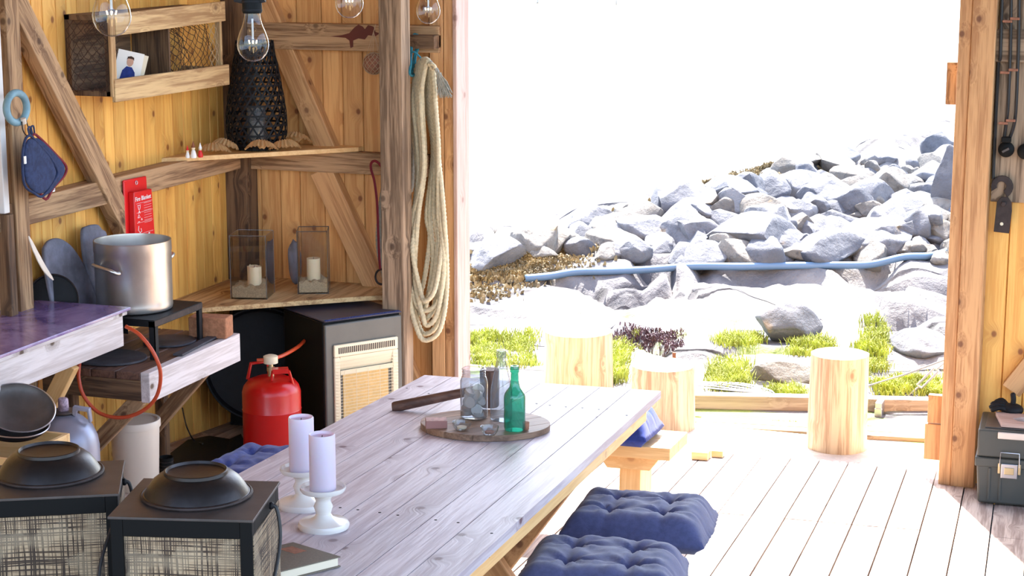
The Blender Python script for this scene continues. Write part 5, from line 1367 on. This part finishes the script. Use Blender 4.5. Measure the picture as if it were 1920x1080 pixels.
a = gp(1600, 738) + Vector((0, 0, .02)); b = pl(1790, 668, y=11.2)
bm = new(); tube(bm, [a, (a + b) / 2 + Vector((0, 0, -.01)), b], .006, 8); tag(ob('guy_wire', bm, M['steel'], smooth=True), 'taut steel wire running up to the right door post outside', 'wire')
t = thing('turnbuckle', 'galvanised turnbuckle anchored in the rock at the right of the door', 'turnbuckle', pl(1705, 735, y=11.2)); O = Vector(t.location); q = lambda a, b, y=11.2: pl(a, b, y=y) - O
bm = new(); tube(bm, [q(1720, 722), q(1752, 690)], .007, 8); tube(bm, [q(1728, 728), q(1760, 696)], .007, 8); tube(bm, [q(1752, 690), q(1760, 696)], .008, 8); tube(bm, [q(1720, 722), q(1728, 728)], .008, 8); ob('buckle_frame', bm, M['steel'], t, smooth=True)
bm = new(); tube(bm, [q(1700, 745), q(1724, 725)], .008, 8); tube(bm, [q(1756, 693), q(1782, 672)], .006, 8); ob('threaded_rod', bm, M['steel'], t, smooth=True)
bm = new(); P = []
for (px, py, up) in [(985, 528, .1), (1030, 524, .14), (1075, 520, .18), (1120, 515, .2), (1200, 511, .2), (1300, 508, .16), (1400, 505, .13), (1470, 503, .12), (1560, 502, .12), (1650, 506, .12), (1700, 502, .14), (1745, 490, .2), (1795, 470, .3), (1850, 450, .35)]:
    g = gp(px, py + 3); P.append(g + Vector((0, 0, .04)))
for _ in range(3): P = [P[0]] + [(a_ + b_ * 2 + c_) / 4 for a_, b_, c_ in zip(P, P[1:], P[2:])] + [P[-1]]
for p_ in P: p_.z = max(p_.z, gh(p_.x, p_.y) + .03)
tube(bm, smooth_path(P, 6), .031, 12); tag(ob('water_pipe', bm, M['bluepipe'], smooth='all'), 'long blue-grey plastic pipe lying across the rocks', 'pipe')
P = [pl(a, b, y=19.2 + k * .3) for k, (a, b) in enumerate([(1030, 516), (1050, 505), (1075, 495), (1090, 490)])]
bm = new(); tube(bm, smooth_path(P, 5), .05, 12); tag(ob('pipe_stub', bm, M['bluepipe'], smooth='all'), 'short dark pipe stub poking up behind the long pipe', 'pipe')

# boulders
def boulder_bm(seed, cuts=7, sub=4):
    rb = random.Random(seed); bm = new(); bmesh.ops.create_icosphere(bm, subdivisions=sub, radius=1)
    pls = []
    for k in range(cuts):
        v = Vector((rb.uniform(-1, 1), rb.uniform(-1, 1), rb.uniform(-.6, 1))).normalized(); pls.append((v, rb.uniform(.55, .85)))
    for v in bm.verts:
        p = v.co.copy()
        for n_, d_ in pls:
            e = p.dot(n_) - d_
            if e > 0: p -= n_ * e * .93
        p *= 1 + .07 * noise.fractal(v.co * 1.4 + Vector((seed, 0, 0)), 1., 2., 4)
        v.co = p
    return bm
meshes = []
for k in range(12):
    o = ob('tmp', boulder_bm(k * 3 + 1, 9 + k % 4), M['rock'] if k % 3 else M['rockwarm'], smooth=True); meshes.append(o.data); bpy.data.objects.remove(o)
def boulder(px, py, wpx, hpx, lab, k, rz=0, group=None, depth=1., tilt=0., y=None):
    p = gp(px, py) if y is None else pl(px, py, y=y); dist = (p - Vector((0, 0, CZ))).length; s = dist / F
    o = bpy.data.objects.new('boulder', meshes[k % 12]); COL.objects.link(o)
    a, b = wpx * s / 2 * 1.18, hpx * s * .62
    o.scale = (a, a * depth, b); o.location = (p.x, p.y + a * depth * 1.05, p.z + b * .62); o.rotation_euler = (0, tilt, rz)
    tag(o, lab, 'boulder', group)
boulder(1462, 648, 130, 72, 'oval grey boulder standing on the grass in front of the smooth bedrock', 2, .3, tilt=R(12), depth=.7)
boulder(1392, 498, 170, 86, 'big angular boulder with a dark textured right face behind the pipe', 4, .8)
boulder(1618, 492, 155, 68, 'broad wedge-shaped boulder right behind the pipe', 5, .2)
boulder(1722, 676, 110, 50, 'blocky speckled boulder beside the right door post', 7, -.2, tilt=R(6))
boulder(1558, 432, 72, 34, 'flat-topped box-like block in the middle of the rubble', 8, .1)
boulder(1590, 405, 80, 50, 'rounded tall boulder behind the flat-topped block', 1, .5)
boulder(1590, 352, 80, 40, 'dark shaded rounded boulder near the shore, left of its twin', 3, .2)
boulder(1660, 362, 70, 46, 'dark faceted boulder near the shore, right of its twin', 6, .9)
boulder(1745, 330, 66, 40, 'low boulder close to the right post with a shaded face', 9, .4)
boulder(1772, 400, 60, 120, 'pale steep outcrop cut off by the right door post', 10, .4)
boulder(1762, 300, 70, 55, 'topmost pale boulder beside the post by the sea', 11, .4)
boulder(1030, 478, 80, 40, 'dark seaweed-topped boulder at the left of the shore', 0, .3)
boulder(1130, 474, 105, 40, 'long dark boulder with a white top, left half of the shore', 3, .1)
boulder(1180, 492, 60, 40, 'dark wedge rock just behind the pipe, left of the angular boulder', 5, 1.)
boulder(1550, 318, 95, 40, 'dark reef boulder crusted with seaweed standing in the water', 2, .1)
boulder(1490, 318, 80, 26, 'low weed-covered reef rock at the left tip in the water', 9, .1)
boulder(1455, 728, 120, 44, 'low rounded rock behind the coiled wire, left of the tall stump', 6, .1, depth=.6)
boulder(1345, 428, 90, 30, 'flat slab rock with a shaded blue end in the weed zone', 8, .1)
rb = random.Random(11); cnt = 0; used = []
while cnt < 190:
    px = rb.uniform(900, 1830); py = rb.uniform(260, 486)
    lim = 500 - (px - 880) * .30 if px < 1450 else 330 - (px - 1450) * .20
    if py < lim: continue
    if any(math.hypot(px - a, (py - b) * 1.6) < 17 for a, b in used): continue
    p = gp(px, py)
    if p.z < SEA - .1: continue
    used.append((px, py)); s = p.y / 26.; sz = rb.choice((.09, .13, .17, .22, .30)) * rb.uniform(.85, 1.15) * (.8 + .3 * s)
    o = bpy.data.objects.new('boulder', meshes[rb.randrange(12)]); COL.objects.link(o)
    o.scale = (sz * rb.uniform(.9, 1.5), sz * rb.uniform(.7, 1.1), sz * rb.uniform(.5, .85)); o.location = (p.x, p.y, p.z + sz * .12); o.rotation_euler = (rb.uniform(-.3, .3), rb.uniform(-.3, .3), rb.uniform(0, 6.3))
    tag(o, 'grey boulder among the rubble between the smooth bedrock and the sea', 'boulder', 'rubble boulders along the shore'); cnt += 1
# seaweed (uncountable)
bm = new(); rb = random.Random(3)
def tuft(bm, p, n, r, h, wd):
    for _ in range(n):
        a = rb.uniform(0, 6.28); d = rb.uniform(0, r); q = p + Vector((d * math.cos(a), d * math.sin(a), 0)); q.z = max(gh(q.x, q.y), p.z - .1) - .01 if p.y < 60 else p.z
        l = Vector((rb.uniform(-1, 1), rb.uniform(-1, 1), 0)) * h * .6; s_ = Vector((rb.uniform(-1, 1), rb.uniform(-1, 1), 0)).normalized() * wd
        m1 = q + l * .5 + Vector((0, 0, h * .7)); e = q + l + Vector((0, 0, h * rb.uniform(.7, 1.1)))
        v = [bm.verts.new(q - s_), bm.verts.new(q + s_), bm.verts.new(m1 + s_ * .8), bm.verts.new(m1 - s_ * .8), bm.verts.new(e)]
        bm.faces.new((v[0], v[1], v[2], v[3])); bm.faces.new((v[3], v[2], v[4]))
for k in range(900):
    px = rb.uniform(880, 1560); base = 505 - (px - 880) * .36 if px < 1450 else 318; py = base + abs(rb.gauss(0, 24)) + 2
    p = gp(px, py)
    if p.z < SEA - .12: continue
    tuft(bm, p, 22, .26, .045, .016)
tag(ob('seaweed', bm, M['kelp']), 'brown seaweed covering the rocks along the waterline', 'seaweed', kind='stuff')
bm = new()
for k in range(60):
    p = gp(rb.uniform(1150, 1265), rb.uniform(626, 652)); tuft(bm, p, 26, .09, .035, .006)
tag(ob('dry_seaweed', bm, M['purplekelp']), 'purple-grey patch of dry weed on the rock behind the stumps', 'seaweed', kind='stuff')
bm = new()
def patch(x0, x1, y0, y1, n, h=.07):
    for _ in range(n):
        p = gp(rb.uniform(x0, x1), rb.uniform(y0, y1)); tuft(bm, p, 22, .07, h, .0035)
patch(875, 1000, 625, 690, 110); patch(1125, 1170, 660, 725, 60, .10); patch(1330, 1400, 690, 735, 60, .10); patch(1350, 1430, 632, 650, 50); patch(1480, 1560, 640, 668, 40)
patch(1610, 1660, 640, 700, 50); patch(1640, 1760, 715, 742, 80); patch(1310, 1505, 797, 815, 150, .03); patch(1620, 1660, 600, 640, 25); patch(1440, 1500, 735, 745, 20); patch(1130, 1190, 640, 660, 30, .04)
tag(ob('grass', bm, M['grass']), 'yellow-green grass in tufts between the rocks outside', 'grass', kind='stuff')
